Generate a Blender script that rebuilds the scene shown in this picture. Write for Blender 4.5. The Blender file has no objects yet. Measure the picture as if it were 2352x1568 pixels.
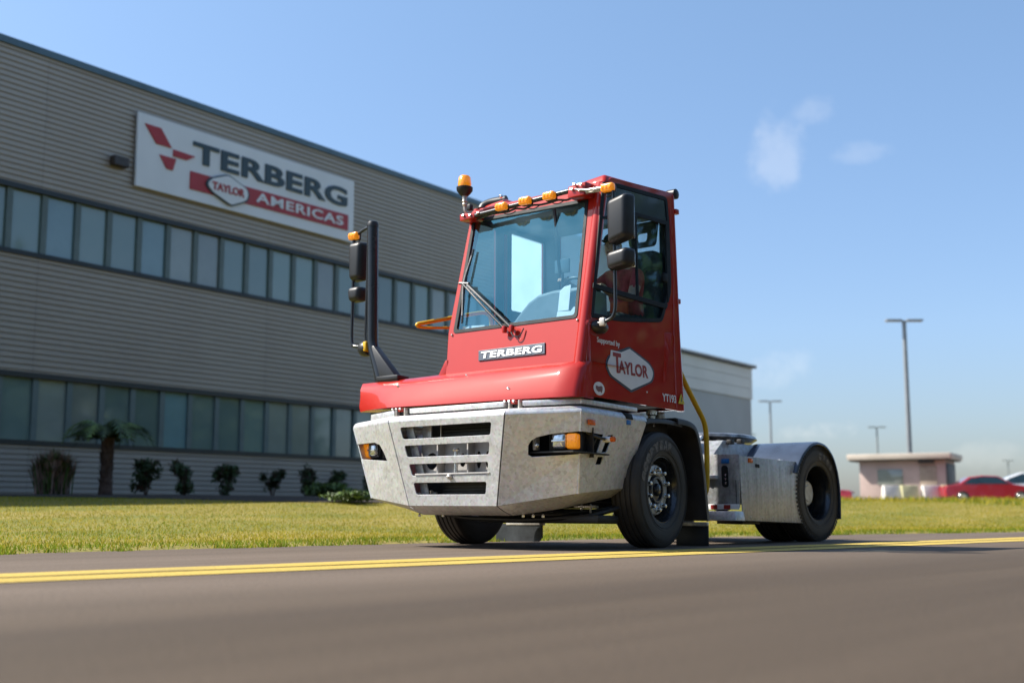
import bpy, bmesh, math, random
import numpy as np
from mathutils import Vector, Matrix, Quaternion

rnd = random.Random(7)
SC = bpy.context.scene
COL = SC.collection

# ------------------------------------------------------------------ camera, sky, sun, exposure
CAM = Vector((7.4974, -9.3378, 0.3391))
TH = math.radians(40.8593)
PIT = math.radians(7.7561)
hd = Vector((-math.sin(TH), math.cos(TH), 0)); rt = Vector((math.cos(TH), math.sin(TH), 0)); up = Vector((0, 0, 1))
FW = hd * math.cos(PIT) + up * math.sin(PIT); UP = up * math.cos(PIT) - hd * math.sin(PIT)
cd = bpy.data.cameras.new('camera'); cam = bpy.data.objects.new('camera', cd); COL.objects.link(cam)
cam.matrix_world = Matrix(((rt.x, UP.x, -FW.x, CAM.x), (rt.y, UP.y, -FW.y, CAM.y), (rt.z, UP.z, -FW.z, CAM.z), (0, 0, 0, 1)))
cd.sensor_width = 36; cd.lens = 43.378; cd.clip_start = 0.05; cd.clip_end = 6000
cd.dof.use_dof = True; cd.dof.focus_distance = 10.3; cd.dof.aperture_fstop = 1.25; cd.dof.aperture_blades = 0
SC.camera = cam

SUN_TO = Vector((-0.57, -0.38, 0.74)).normalized()
W = bpy.data.worlds.new('World'); SC.world = W; W.use_nodes = True
nt = W.node_tree; nt.nodes.clear()
def wn(t, **k):
    n = nt.nodes.new(t)
    for a, b in k.items(): setattr(n, a, b)
    return n
sky = wn('ShaderNodeTexSky', sky_type='NISHITA', sun_disc=False)
sky.sun_elevation = math.asin(SUN_TO.z); sky.sun_rotation = math.atan2(SUN_TO.x, SUN_TO.y)
sky.air_density = 1.0; sky.dust_density = 0.95; sky.ozone_density = 1.8; sky.altitude = 10
bg = wn('ShaderNodeBackground'); bg.inputs[1].default_value = 0.11
wo = wn('ShaderNodeOutputWorld')
geo = wn('ShaderNodeTexCoord')
noi = wn('ShaderNodeTexNoise'); noi.inputs['Scale'].default_value = 22; noi.inputs['Detail'].default_value = 7; noi.inputs['Roughness'].default_value = 0.62
nt.links.new(geo.outputs['Generated'], noi.inputs['Vector'])
def cloud_dir(px, py):
    d = FW * 2834 + rt * (px - 1176) + UP * (784 - py); d.normalize(); return d
fac = None
# soft small clouds: (direction, half width, half height, strength) and a generic scatter from the same noise
for (px, py, rw, rh, st) in [(1795, 345, .026, .030, .14), (1870, 258, .022, .012, .09), (1955, 352, .022, .008, .08), (1885, 990, .026, .009, .26), (1800, 845, .026, .014, .10), (2280, 1050, .04, .010, .08)]:
    d = cloud_dir(px, py)
    r_ = d.cross(Vector((0, 0, 1))).normalized(); u_ = r_.cross(d)
    def dot(v):
        n = wn('ShaderNodeVectorMath', operation='DOT_PRODUCT'); n.inputs[1].default_value = v; nt.links.new(geo.outputs['Generated'], n.inputs[0]); return n.outputs['Value']
    def mth(op, a, b=None, c=None):
        n = wn('ShaderNodeMath', operation=op)
        for i, q in enumerate((a, b, c)):
            if q is None: continue
            if isinstance(q, (int, float)): n.inputs[i].default_value = q
            else: nt.links.new(q, n.inputs[i])
        return n.outputs[0]
    a = mth('DIVIDE', dot(r_), rw); b = mth('DIVIDE', dot(u_), rh)
    q = mth('ADD', mth('MULTIPLY', a, a), mth('MULTIPLY', b, b))
    nz = mth('MULTIPLY_ADD', noi.outputs['Fac'], 7.5, -3.9)
    g = mth('ADD', mth('SUBTRACT', 1.0, q), nz)
    front = mth('GREATER_THAN', dot(d), 0.5)
    n = wn('ShaderNodeMapRange', interpolation_type='SMOOTHSTEP'); n.inputs['From Min'].default_value = -0.6; n.inputs['From Max'].default_value = 1.6; n.inputs['To Max'].default_value = st
    nt.links.new(g, n.inputs['Value'])
    v = mth('MULTIPLY', n.outputs[0], front)
    fac = v if fac is None else mth('MAXIMUM', fac, v)
mixc = wn('ShaderNodeMix', data_type='RGBA')
sepz = wn('ShaderNodeSeparateXYZ'); nt.links.new(geo.outputs['Generated'], sepz.inputs[0])
zr = wn('ShaderNodeValToRGB'); zr.color_ramp.elements[0].position = 0.0; zr.color_ramp.elements[0].color = (.50, .52, .62, 1); zr.color_ramp.elements[1].position = .45; zr.color_ramp.elements[1].color = (.95, 1.02, 1.03, 1)
ez = zr.color_ramp.elements.new(.14); ez.color = (.72, .77, .88, 1)
nt.links.new(sepz.outputs['Z'], zr.inputs[0])
skm = wn('ShaderNodeMix', data_type='RGBA', blend_type='MULTIPLY'); skm.inputs['Factor'].default_value = 1
nt.links.new(sky.outputs[0], skm.inputs['A']); nt.links.new(zr.outputs[0], skm.inputs['B'])
nt.links.new(fac, mixc.inputs['Factor']); nt.links.new(skm.outputs['Result'], mixc.inputs['A'])
mixc.inputs['B'].default_value = (7.2, 6.9, 6.4, 1)
nt.links.new(mixc.outputs['Result'], bg.inputs[0]); nt.links.new(bg.outputs[0], wo.inputs[0])

sl = bpy.data.lights.new('sun', 'SUN'); sl.energy = 4.9; sl.angle = math.radians(0.53); sl.color = (1.0, 0.945, 0.86)
sun = bpy.data.objects.new('sun', sl); COL.objects.link(sun)
sun.rotation_mode = 'QUATERNION'; sun.rotation_quaternion = (-SUN_TO).to_track_quat('-Z', 'Y'); sun.location = (-20, -20, 40)
vs = SC.view_settings; vs.view_transform = 'Standard'; vs.look = 'None'; vs.gamma = 1.0; vs.use_curve_mapping = False; vs.exposure = 0.9
SC.cycles.max_bounces = 8; SC.cycles.transparent_max_bounces = 24; SC.cycles.glossy_bounces = 4
SC.cycles.caustics_reflective = False; SC.cycles.caustics_refractive = False

# ------------------------------------------------------------------ materials
MATS = {}
def mat(name, col, rough=.5, metal=0., spec=.5, var=.12, scale=3., col2=None, bump=0., bscale=40., coat=0., rvar=.1, stretch=(1, 1, 1), detail=6, emit=None, rand=0.):
    if name in MATS: return MATS[name]
    m = bpy.data.materials.new(name); m.use_nodes = True; t = m.node_tree; N = t.nodes; Lk = t.links
    p = N['Principled BSDF']
    tc = N.new('ShaderNodeTexCoord'); mp = N.new('ShaderNodeMapping'); mp.inputs['Scale'].default_value = stretch
    Lk.new(tc.outputs['Object'], mp.inputs['Vector'])
    n1 = N.new('ShaderNodeTexNoise'); n1.inputs['Scale'].default_value = scale; n1.inputs['Detail'].default_value = detail; n1.inputs['Roughness'].default_value = .6
    Lk.new(mp.outputs[0], n1.inputs['Vector'])
    rp = N.new('ShaderNodeMapRange'); rp.inputs['From Min'].default_value = .3; rp.inputs['From Max'].default_value = .7
    Lk.new(n1.outputs['Fac'], rp.inputs['Value'])
    mx = N.new('ShaderNodeMix'); mx.data_type = 'RGBA'
    c = Vector(col[:3]); c2 = Vector(col2[:3]) if col2 else c * (1 - 2 * var)
    c1 = c if col2 else c * (1 + var)
    mx.inputs['A'].default_value = (*c1, 1); mx.inputs['B'].default_value = (*c2, 1)
    Lk.new(rp.outputs[0], mx.inputs['Factor'])
    out = mx.outputs['Result']
    if rand:
        oi = N.new('ShaderNodeObjectInfo'); hs = N.new('ShaderNodeHueSaturation')
        r2 = N.new('ShaderNodeMapRange'); r2.inputs['To Min'].default_value = 1 - rand; r2.inputs['To Max'].default_value = 1 + rand
        Lk.new(oi.outputs['Random'], r2.inputs['Value']); Lk.new(r2.outputs[0], hs.inputs['Value']); Lk.new(out, hs.inputs['Color']); out = hs.outputs['Color']
    Lk.new(out, p.inputs['Base Color'])
    r3 = N.new('ShaderNodeMapRange'); r3.inputs['To Min'].default_value = max(0.02, rough - rvar); r3.inputs['To Max'].default_value = min(1, rough + rvar)
    Lk.new(n1.outputs['Fac'], r3.inputs['Value']); Lk.new(r3.outputs[0], p.inputs['Roughness'])
    p.inputs['Metallic'].default_value = metal; p.inputs['Specular IOR Level'].default_value = spec
    p.inputs['Coat Weight'].default_value = coat; p.inputs['Coat Roughness'].default_value = .04
    if bump:
        n2 = N.new('ShaderNodeTexNoise'); n2.inputs['Scale'].default_value = bscale; n2.inputs['Detail'].default_value = 4
        Lk.new(mp.outputs[0], n2.inputs['Vector'])
        b = N.new('ShaderNodeBump'); b.inputs['Strength'].default_value = bump; b.inputs['Distance'].default_value = .01
        Lk.new(n2.outputs['Fac'], b.inputs['Height']); Lk.new(b.outputs[0], p.inputs['Normal'])
    if emit:
        p.inputs['Emission Color'].default_value = (*emit[:3], 1); p.inputs['Emission Strength'].default_value = emit[3]
    MATS[name] = m; return m

RED = mat('red_paint', (.40, .011, .003), rough=.55, spec=.12, coat=.9, var=.04, scale=1.5, bump=.004, bscale=6, rvar=.03)
RED2 = RED
BLACK = mat('black_plastic', (.018, .019, .021), rough=.42, var=.2, scale=8, bump=.03, bscale=220)
BLACKG = mat('black_gloss_tube', (.02, .024, .028), rough=.25, var=.15, scale=5)
DARK = mat('dark_chassis', (.018, .017, .016), rough=.55, var=.35, scale=6, bump=.1, bscale=30)
FENDM = mat('grey_black_fender_plastic', (.045, .042, .040), rough=.45, var=.2, scale=5, bump=.03, bscale=150)
BLUEF = mat('slate_fender_plastic', (.05, .068, .105), rough=.24, var=.15, scale=4, bump=.02, bscale=90)
RUBBER = mat('tyre_rubber', (.022, .020, .019), rough=.62, var=.3, scale=9, col2=(.04, .036, .032), bump=.05, bscale=120)
LETTER = mat('raised_tyre_lettering', (.12, .11, .10), rough=.6, var=.4, scale=30)
RIMB = mat('dark_rim_steel', (.055, .058, .065), rough=.24, metal=.7, var=.3, scale=6)
STEEL = mat('worn_steel', (.64, .59, .52), rough=.34, metal=.4, var=.25, scale=14, bump=.05, bscale=80)
CHROME = mat('chrome', (.75, .75, .76), rough=.16, metal=1., var=.05, scale=10)
HUBM = mat('silver_hub_paint', (.72, .70, .66), rough=.35, metal=.25, var=.12, scale=14)
NUT = mat('nut_steel', (.66, .66, .66), rough=.25, metal=.9, var=.1, scale=20)
YEL = mat('yellow_powder_coat', (.74, .44, .012), rough=.4, var=.08, scale=6)
AMBER = mat('amber_lens', (1.0, .34, .005), rough=.18, var=.2, scale=60, coat=.6, bump=.25, bscale=90, emit=(1.0, .30, .01, .22))   # the marker lamps and signals are lit
ORANGE = mat('orange_reflector', (.72, .13, .01), rough=.25, var=.15, scale=60)
WHITE = mat('white_vinyl', (.78, .79, .80), rough=.4, var=.03, scale=5)
NAVY = mat('navy_vinyl', (.045, .06, .09), rough=.35, var=.1, scale=5)
DRED = mat('dark_red_vinyl', (.30, .018, .016), rough=.4, var=.08, scale=5)
BLUE = mat('blue_sticker', (.02, .17, .50), rough=.4, var=.2, scale=60)
YSTK = mat('yellow_sticker', (.62, .50, .01), rough=.4, var=.06, scale=30)
PAPER = mat('white_paper', (.80, .81, .80), rough=.7, var=.04, scale=9)
SEATM = mat('seat_fabric', (.06, .085, .09), rough=.8, var=.25, scale=12, bump=.1, bscale=200)
DASH = mat('dashboard_grey', (.20, .225, .23), rough=.6, var=.1, scale=6, bump=.05, bscale=150)
TRIM = mat('cab_trim_dark', (.03, .045, .055), rough=.6, var=.15, scale=4)
DGLASS = mat('dark_glass_panel', (.012, .028, .036), rough=.12, var=.15, scale=2, coat=.5)
SEAL = mat('window_rubber', (.008, .012, .015), rough=.6, spec=.25, var=.1, scale=9)
LAMPC = mat('clear_lamp_lens', (.70, .72, .74), rough=.12, metal=.85, var=.25, scale=25)
SKIN = mat('skin', (.58, .36, .25), rough=.55, var=.08, scale=20)
SHIRT = mat('maroon_shirt', (.50, .07, .07), rough=.85, var=.2, scale=14, bump=.1, bscale=60)
TROUS = mat('dark_trousers', (.05, .05, .06), rough=.85, var=.2, scale=14)
ORV = mat('orange_cloth', (.75, .10, .03), rough=.8, var=.1, scale=14)
CAPM = mat('dark_cap', (.02, .02, .022), rough=.85, var=.2, scale=20)

def galv(name, stretch=(1, 1, 1), stain=.17, base=(.77, .785, .80), metal=.5):
    """galvanised sheet: spangle cells, mottling and run stains, part metallic"""
    m = bpy.data.materials.new(name); m.use_nodes = True; t = m.node_tree; N = t.nodes; Lk = t.links; p = N['Principled BSDF']
    tc = N.new('ShaderNodeTexCoord'); mp = N.new('ShaderNodeMapping'); mp.inputs['Scale'].default_value = stretch
    Lk.new(tc.outputs['Object'], mp.inputs['Vector'])
    v = N.new('ShaderNodeTexVoronoi'); v.inputs['Scale'].default_value = 42; Lk.new(tc.outputs['Object'], v.inputs['Vector'])
    n1 = N.new('ShaderNodeTexNoise'); n1.inputs['Scale'].default_value = 12; n1.inputs['Detail'].default_value = 8; n1.inputs['Roughness'].default_value = .68
    n2 = N.new('ShaderNodeTexNoise'); n2.inputs['Scale'].default_value = 1.6; n2.inputs['Detail'].default_value = 4
    Lk.new(mp.outputs[0], n1.inputs['Vector']); Lk.new(mp.outputs[0], n2.inputs['Vector'])
    r1 = N.new('ShaderNodeValToRGB'); r1.color_ramp.elements[0].position = .32; r1.color_ramp.elements[1].position = .66
    b = Vector(base)
    r1.color_ramp.elements[0].color = (*(b * (1 - stain)), 1); r1.color_ramp.elements[1].color = (*b, 1)
    Lk.new(n1.outputs['Fac'], r1.inputs[0])
    mx = N.new('ShaderNodeMix'); mx.data_type = 'RGBA'; mx.blend_type = 'MULTIPLY'; mx.inputs['Factor'].default_value = .34
    Lk.new(r1.outputs[0], mx.inputs['A']); Lk.new(v.outputs['Color'], mx.inputs['B'])
    hs = N.new('ShaderNodeHueSaturation'); hs.inputs['Saturation'].default_value = .25; Lk.new(mx.outputs['Result'], hs.inputs['Color'])
    r2 = N.new('ShaderNodeMix'); r2.data_type = 'RGBA'; r2.blend_type = 'MULTIPLY'
    cr = N.new('ShaderNodeValToRGB'); cr.color_ramp.elements[0].position = .4; cr.color_ramp.elements[1].position = .65
    cr.color_ramp.elements[0].color = (.965, .955, .945, 1); cr.color_ramp.elements[1].color = (1, 1, 1, 1)
    Lk.new(n2.outputs['Fac'], cr.inputs[0]); r2.inputs['Factor'].default_value = 1
    Lk.new(hs.outputs[0], r2.inputs['A']); Lk.new(cr.outputs[0], r2.inputs['B']); Lk.new(r2.outputs['Result'], p.inputs['Base Color'])
    p.inputs['Metallic'].default_value = metal
    rr = N.new('ShaderNodeMapRange'); rr.inputs['To Min'].default_value = .30; rr.inputs['To Max'].default_value = .58; Lk.new(n1.outputs['Fac'], rr.inputs['Value']); Lk.new(rr.outputs[0], p.inputs['Roughness'])
    bu = N.new('ShaderNodeBump'); bu.inputs['Strength'].default_value = .10; bu.inputs['Distance'].default_value = .01; Lk.new(n1.outputs['Fac'], bu.inputs['Height']); Lk.new(bu.outputs[0], p.inputs['Normal'])
    return m
GALV = galv('galvanised_sheet')
GALVS = galv('galvanised_sheet_streaked', stretch=(1, 1.6, .12), stain=.4, base=(.62, .635, .645))
GALVB = galv('galvanised_sheet_sky_tint', stretch=(1, 1, .5), stain=.45, base=(.42, .49, .54), metal=.3)  # stained sheet with a blue sky reflection painted into its base colour

def glass(name, tint, ior=1.55, rough=.0, haze=0.0, trans=False, rc=(.92, .97, 1)):
    m = bpy.data.materials.new(name); m.use_nodes = True; t = m.node_tree; N = t.nodes; Lk = t.links
    N.remove(N['Principled BSDF']); o = N['Material Output']
    tr = N.new('ShaderNodeBsdfTransparent'); tr.inputs[0].default_value = (*tint, 1)
    gl = N.new('ShaderNodeBsdfGlossy'); gl.inputs['Roughness'].default_value = rough; gl.inputs['Color'].default_value = (*rc, 1)
    fr = N.new('ShaderNodeFresnel'); fr.inputs['IOR'].default_value = ior
    mx = N.new('ShaderNodeMixShader'); ge = N.new('ShaderNodeNewGeometry'); inv = N.new('ShaderNodeMath'); inv.operation = 'SUBTRACT'; inv.inputs[0].default_value = 1; Lk.new(ge.outputs['Backfacing'], inv.inputs[1])
    mu = N.new('ShaderNodeMath'); mu.operation = 'MULTIPLY'; Lk.new(fr.outputs[0], mu.inputs[0]); Lk.new(inv.outputs[0], mu.inputs[1]); Lk.new(mu.outputs[0], mx.inputs[0]); Lk.new(tr.outputs[0], mx.inputs[1]); Lk.new(gl.outputs[0], mx.inputs[2])
    if haze:
        tc = N.new('ShaderNodeTexCoord'); nz = N.new('ShaderNodeTexNoise'); nz.inputs['Scale'].default_value = 2.2; nz.inputs['Detail'].default_value = 6; Lk.new(tc.outputs['Object'], nz.inputs['Vector'])
        r = N.new('ShaderNodeMapRange'); r.inputs['From Min'].default_value = .35; r.inputs['From Max'].default_value = .8; r.inputs['To Max'].default_value = haze; r.inputs['To Min'].default_value = haze * .72 if trans else 0; Lk.new(nz.outputs['Fac'], r.inputs['Value'])
        df = N.new('ShaderNodeBsdfTranslucent' if trans else 'ShaderNodeBsdfDiffuse'); df.inputs[0].default_value = (.78, .86, .92, 1) if trans else (.50, .60, .64, 1)
        m2 = N.new('ShaderNodeMixShader'); Lk.new(r.outputs[0], m2.inputs[0]); Lk.new(mx.outputs[0], m2.inputs[1]); Lk.new(df.outputs[0], m2.inputs[2]); Lk.new(m2.outputs[0], o.inputs[0])
    else:
        Lk.new(mx.outputs[0], o.inputs[0])
    return m
WSGLASS = glass('windscreen_glass', (.82, .91, .95), ior=2.4, haze=.03, rc=(.20, .62, .85))
SGLASS = glass('side_glass', (.86, .94, .95), ior=1.5, haze=.025, rc=(.55, .9, 1.0))
MILKG = glass('milky_blue_glass', (.62, .82, .88), ior=1.5, haze=.75, trans=True)  # pale blue translucent layer covers most of the clear pane
REARG = glass('milky_rear_glass', (.85, .92, .95), ior=1.5, haze=.4, trans=True)  # weaker pale blue translucent layer over the clear pane

# ------------------------------------------------------------------ mesh helpers
PITCH = 0.0            # while the tractor body is built: nose-up pitch of the sprung body (slope)
def thing(name, label, cat, loc=(0, 0, 0), rz=0., group=None):
    o = bpy.data.objects.new(name, None); COL.objects.link(o); o.location = loc; o.rotation_euler = (0, 0, rz); o.empty_display_size = .2
    o['label'] = label; o['category'] = cat
    if group: o['group'] = group
    return o
def tag(o, label, cat, group=None):
    o['label'] = label; o['category'] = cat
    if group: o['group'] = group
    return o
def mk(name, verts, faces, m, parent=None, smooth=None, label=None, kind=None):
    me = bpy.data.meshes.new(name)
    if PITCH: verts = [(v[0], v[1], v[2] - PITCH * v[1]) for v in verts]
    me.from_pydata([tuple(v) for v in verts], [], faces); me.update()
    ms = m if isinstance(m, (list, tuple)) else [m]
    for q in ms: me.materials.append(q)
    if smooth:
        me.polygons.foreach_set('use_smooth', [True] * len(me.polygons)); me.set_sharp_from_angle(angle=math.radians(smooth))
    o = bpy.data.objects.new(name, me); COL.objects.link(o)
    if parent: o.parent = parent
    if label: o['label'] = label
    if kind: o['kind'] = kind
    return o
def from_bm(name, bm, m, parent=None, smooth=35, mapf=None, label=None, kind=None):
    bmesh.ops.recalc_face_normals(bm, faces=bm.faces[:])
    bm.verts.index_update()
    vs_ = [mapf(*v.co) if mapf else tuple(v.co) for v in bm.verts]; fs = [[v.index for v in f.verts] for f in bm.faces]
    bm.free(); return mk(name, vs_, fs, m, parent, smooth, label, kind)
def bm_box(bm, c, s, bev=0., rot=None, seg=2):
    r = bmesh.ops.create_cube(bm, size=1.0); vv = r['verts']
    for v in vv: v.co = Vector((v.co.x * s[0], v.co.y * s[1], v.co.z * s[2]))
    if bev:
        es = list({e for v in vv for e in v.link_edges})
        rb = bmesh.ops.bevel(bm, geom=es, offset=bev, segments=seg, profile=.5, affect='EDGES', clamp_overlap=True)
        vv = list({v for f in rb['faces'] for v in f.verts} | {v for v in vv if v.is_valid})
        # all verts connected to this box
        seen = set(vv); st = list(vv)
        while st:
            v = st.pop()
            for e in v.link_edges:
                w = e.other_vert(v)
                if w not in seen: seen.add(w); st.append(w)
        vv = list(seen)
    M_ = Matrix.Translation(c) @ (rot.to_4x4() if rot is not None else Matrix())
    for v in vv: v.co = M_ @ v.co
def box(name, c, s, m, parent=None, bev=.006, rot=None, seg=2, label=None):
    bm = bmesh.new(); bm_box(bm, c, s, bev, rot, seg); return from_bm(name, bm, m, parent, 35, None, label)
def hexa(name, pts, m, parent=None, bev=.01, seg=2, label=None, smooth=35):
    """pts: bottom ring of n then top ring of n"""
    n = len(pts) // 2; bm = bmesh.new(); v = [bm.verts.new(p) for p in pts]
    bm.faces.new(v[:n][::-1]); bm.faces.new(v[n:])
    for i in range(n): bm.faces.new((v[i], v[(i + 1) % n], v[n + (i + 1) % n], v[n + i]))
    bmesh.ops.recalc_face_normals(bm, faces=bm.faces[:])
    if bev: bmesh.ops.bevel(bm, geom=bm.edges[:], offset=bev, segments=seg, profile=.5, affect='EDGES', clamp_overlap=True)
    return from_bm(name, bm, m, parent, smooth, None, label)
def smooth_path(pts, r=.05, n=5):
    P = [Vector(p) for p in pts]; out = [P[0]]
    for i in range(1, len(P) - 1):
        a, b, c = P[i - 1], P[i], P[i + 1]
        d1 = min(r, (a - b).length * .45); d2 = min(r, (c - b).length * .45)
        p, q = b + (a - b).normalized() * d1, b + (c - b).normalized() * d2
        for k in range(n + 1):
            t = k / n; out.append(p * (1 - t) ** 2 + b * 2 * t * (1 - t) + q * t * t)
    out.append(P[-1]); return out
def tube_geo(pts, rad, seg=12, cap=True, flat=1.0):
    P = [Vector(p) for p in pts]; n = len(P); V = []; Fc = []
    t0 = (P[1] - P[0]).normalized(); ref = Vector((0, 0, 1)) if abs(t0.z) < .9 else Vector((1, 0, 0))
    nrm = t0.cross(ref).normalized(); prev = t0
    for i, p in enumerate(P):
        t = (P[min(i + 1, n - 1)] - P[max(i - 1, 0)]).normalized()
        nrm = (prev.rotation_difference(t) @ nrm).normalized(); prev = t
        bn = t.cross(nrm).normalized(); r = rad[i] if isinstance(rad, (list, tuple)) else rad
        for k in range(seg):
            a = 2 * math.pi * k / seg; V.append(p + nrm * math.cos(a) * r + bn * math.sin(a) * r * flat)
    for i in range(n - 1):
        for k in range(seg):
            a, b = i * seg + k, i * seg + (k + 1) % seg; Fc.append((a, b, b + seg, a + seg))
    if cap: Fc.append(tuple(range(seg))[::-1]); Fc.append(tuple(range((n - 1) * seg, n * seg)))
    return V, Fc
def tube(name, pts, r, m, parent=None, bend=.05, seg=12, label=None, flat=1.0):
    V, Fc = tube_geo(smooth_path(pts, bend) if bend else pts, r, seg, True, flat); return mk(name, V, Fc, m, parent, 40, label)
def lathe_geo(prof, seg=48, axis='X'):
    V = []; Fc = []; n = len(prof)
    for k in range(seg):
        a = 2 * math.pi * k / seg
        for (x, r) in prof:
            if axis == 'X': V.append((x, r * math.cos(a), r * math.sin(a)))
            else: V.append((r * math.cos(a), r * math.sin(a), x))
    for k in range(seg):
        k2 = (k + 1) % seg
        for i in range(n - 1): Fc.append((k * n + i, k * n + i + 1, k2 * n + i + 1, k2 * n + i))
    return V, Fc
def lathe(name, prof, m, parent=None, seg=48, axis='X', loc=(0, 0, 0), smooth=35, label=None):
    V, Fc = lathe_geo(prof, seg, axis); L_ = Vector(loc)
    return mk(name, [Vector(v) + L_ for v in V], Fc, m, parent, smooth, label)
def rpoly(poly, r, n=4):
    out = []; N = len(poly)
    for i in range(N):
        a, b, c = Vector(poly[i - 1]), Vector(poly[i]), Vector(poly[(i + 1) % N])
        rr = r[i] if isinstance(r, (list, tuple)) else r
        if rr <= 0: out.append(tuple(b)); continue
        d1 = min(rr, (a - b).length * .48); d2 = min(rr, (c - b).length * .48)
        p, q = b + (a - b).normalized() * d1, b + (c - b).normalized() * d2
        for k in range(n + 1):
            t = k / n; w = p * (1 - t) ** 2 + b * 2 * t * (1 - t) + q * t * t; out.append((w.x, w.y))
    return out
def curve_mesh(loops, thick, bev=0., text=None, size=1., bold=0., space=1.):
    if text is None:
        c = bpy.data.curves.new('tmp', 'CURVE'); c.dimensions = '2D'
        for lp in loops:
            s = c.splines.new('POLY'); s.points.add(len(lp) - 1)
            for i, p in enumerate(lp): s.points[i].co = (p[0], p[1], 0, 1)
            s.use_cyclic_u = True
    else:
        c = bpy.data.curves.new('tmp', 'FONT'); c.body = text; c.size = size; c.align_x = 'LEFT'; c.space_character = space
        c.resolution_u = 4; c.offset = bold
    c.fill_mode = 'BOTH'; c.extrude = max(.0005, thick / 2 - bev); c.bevel_depth = bev; c.bevel_resolution = 1
    if bev and text is None: c.offset = -bev
    o = bpy.data.objects.new('tmp', c)
    me = bpy.data.meshes.new_from_object(o)
    vs_ = [tuple(v.co) for v in me.vertices]; fs = [tuple(p.vertices) for p in me.polygons]
    bpy.data.objects.remove(o); bpy.data.curves.remove(c); bpy.data.meshes.remove(me)
    return vs_, fs
def weld(vs_, fs):
    key = {}; idx = []; out = []
    for v in vs_:
        k = (round(v[0], 5), round(v[1], 5), round(v[2], 5))
        if k not in key: key[k] = len(out); out.append(v)
        idx.append(key[k])
    f2 = []
    for f in fs:
        g = []
        for i in f:
            j = idx[i]
            if not g or g[-1] != j: g.append(j)
        if len(g) > 1 and g[0] == g[-1]: g.pop()
        if len(set(g)) >= 3: f2.append(tuple(g))
    return out, f2
def plate(name, outline, holes, thick, mapf, m, parent=None, bev=0., label=None, smooth=None):
    vs_, fs = curve_mesh([outline] + list(holes), thick, bev); vs_, fs = weld(vs_, fs)
    return mk(name, [mapf(*v) for v in vs_], fs, m, parent, smooth, label)
def letters(name, text, corner, du, dv, m, parent, width=None, height=None, thick=.006, bold=0., space=1., dn=None, label=None, shear=0.):
    """text as thin solid letters: corner = lower left point, du/dv directions, fitted to width x height"""
    vs_, fs = curve_mesh(None, .01, 0, text, 1.0, bold, space); vs_, fs = weld(vs_, fs)
    xs = [v[0] for v in vs_]; ys = [v[1] for v in vs_]
    x0, x1, y0, y1 = min(xs), max(xs), min(ys), max(ys)
    cap = 0.729 if height and not any(ch in 'gjpqy' for ch in text) else None
    sx = (width or (x1 - x0)) / (x1 - x0); sy = (height / (y1 - y0)) if height else sx
    du = Vector(du).normalized(); dv = Vector(dv).normalized(); n = Vector(dn) if dn else du.cross(dv); c = Vector(corner)
    out = []
    for v in vs_:
        yy = (v[1] - y0) * sy
        out.append(c + du * ((v[0] - x0) * sx + shear * yy) + dv * yy + n * (v[2] / .01 + .5) * thick)
    return mk(name, out, fs, m, parent, None, label)
def link_copy(o, parent=None, **k):
    c = o.copy(); COL.objects.link(c); c.parent = parent
    for a, b in k.items(): setattr(c, a, b)
    return c
def copy_tree(o, parent=None):
    c = link_copy(o, parent)
    for ch in list(o.children): copy_tree(ch, c)
    return c

# ------------------------------------------------------------------ terrain
def x_edge(y):                     # edge of the asphalt on the grass side, the road bends away to the right
    if y < -4.6: return -1.80 + .0 * (y + 4.6)
    if y > 14: return 2.342 + .446 * (y - 14)
    return -1.55 + .11 * y + .012 * y * y
def x_line(y):
    b = 2.03 + .085 * y
    if y > 6: b += .012 * (min(y, 16) - 6) ** 2 + (.24 * (y - 16) if y > 16 else 0)
    return b
def g_h(t):
    if t <= 0: return 0.
    a = min(1, t / 14.0); return .03 * min(1, t / .3) + .56 * a * a * (3 - 2 * a)
def zt(x, y): return g_h(x_edge(y) - x)

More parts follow.
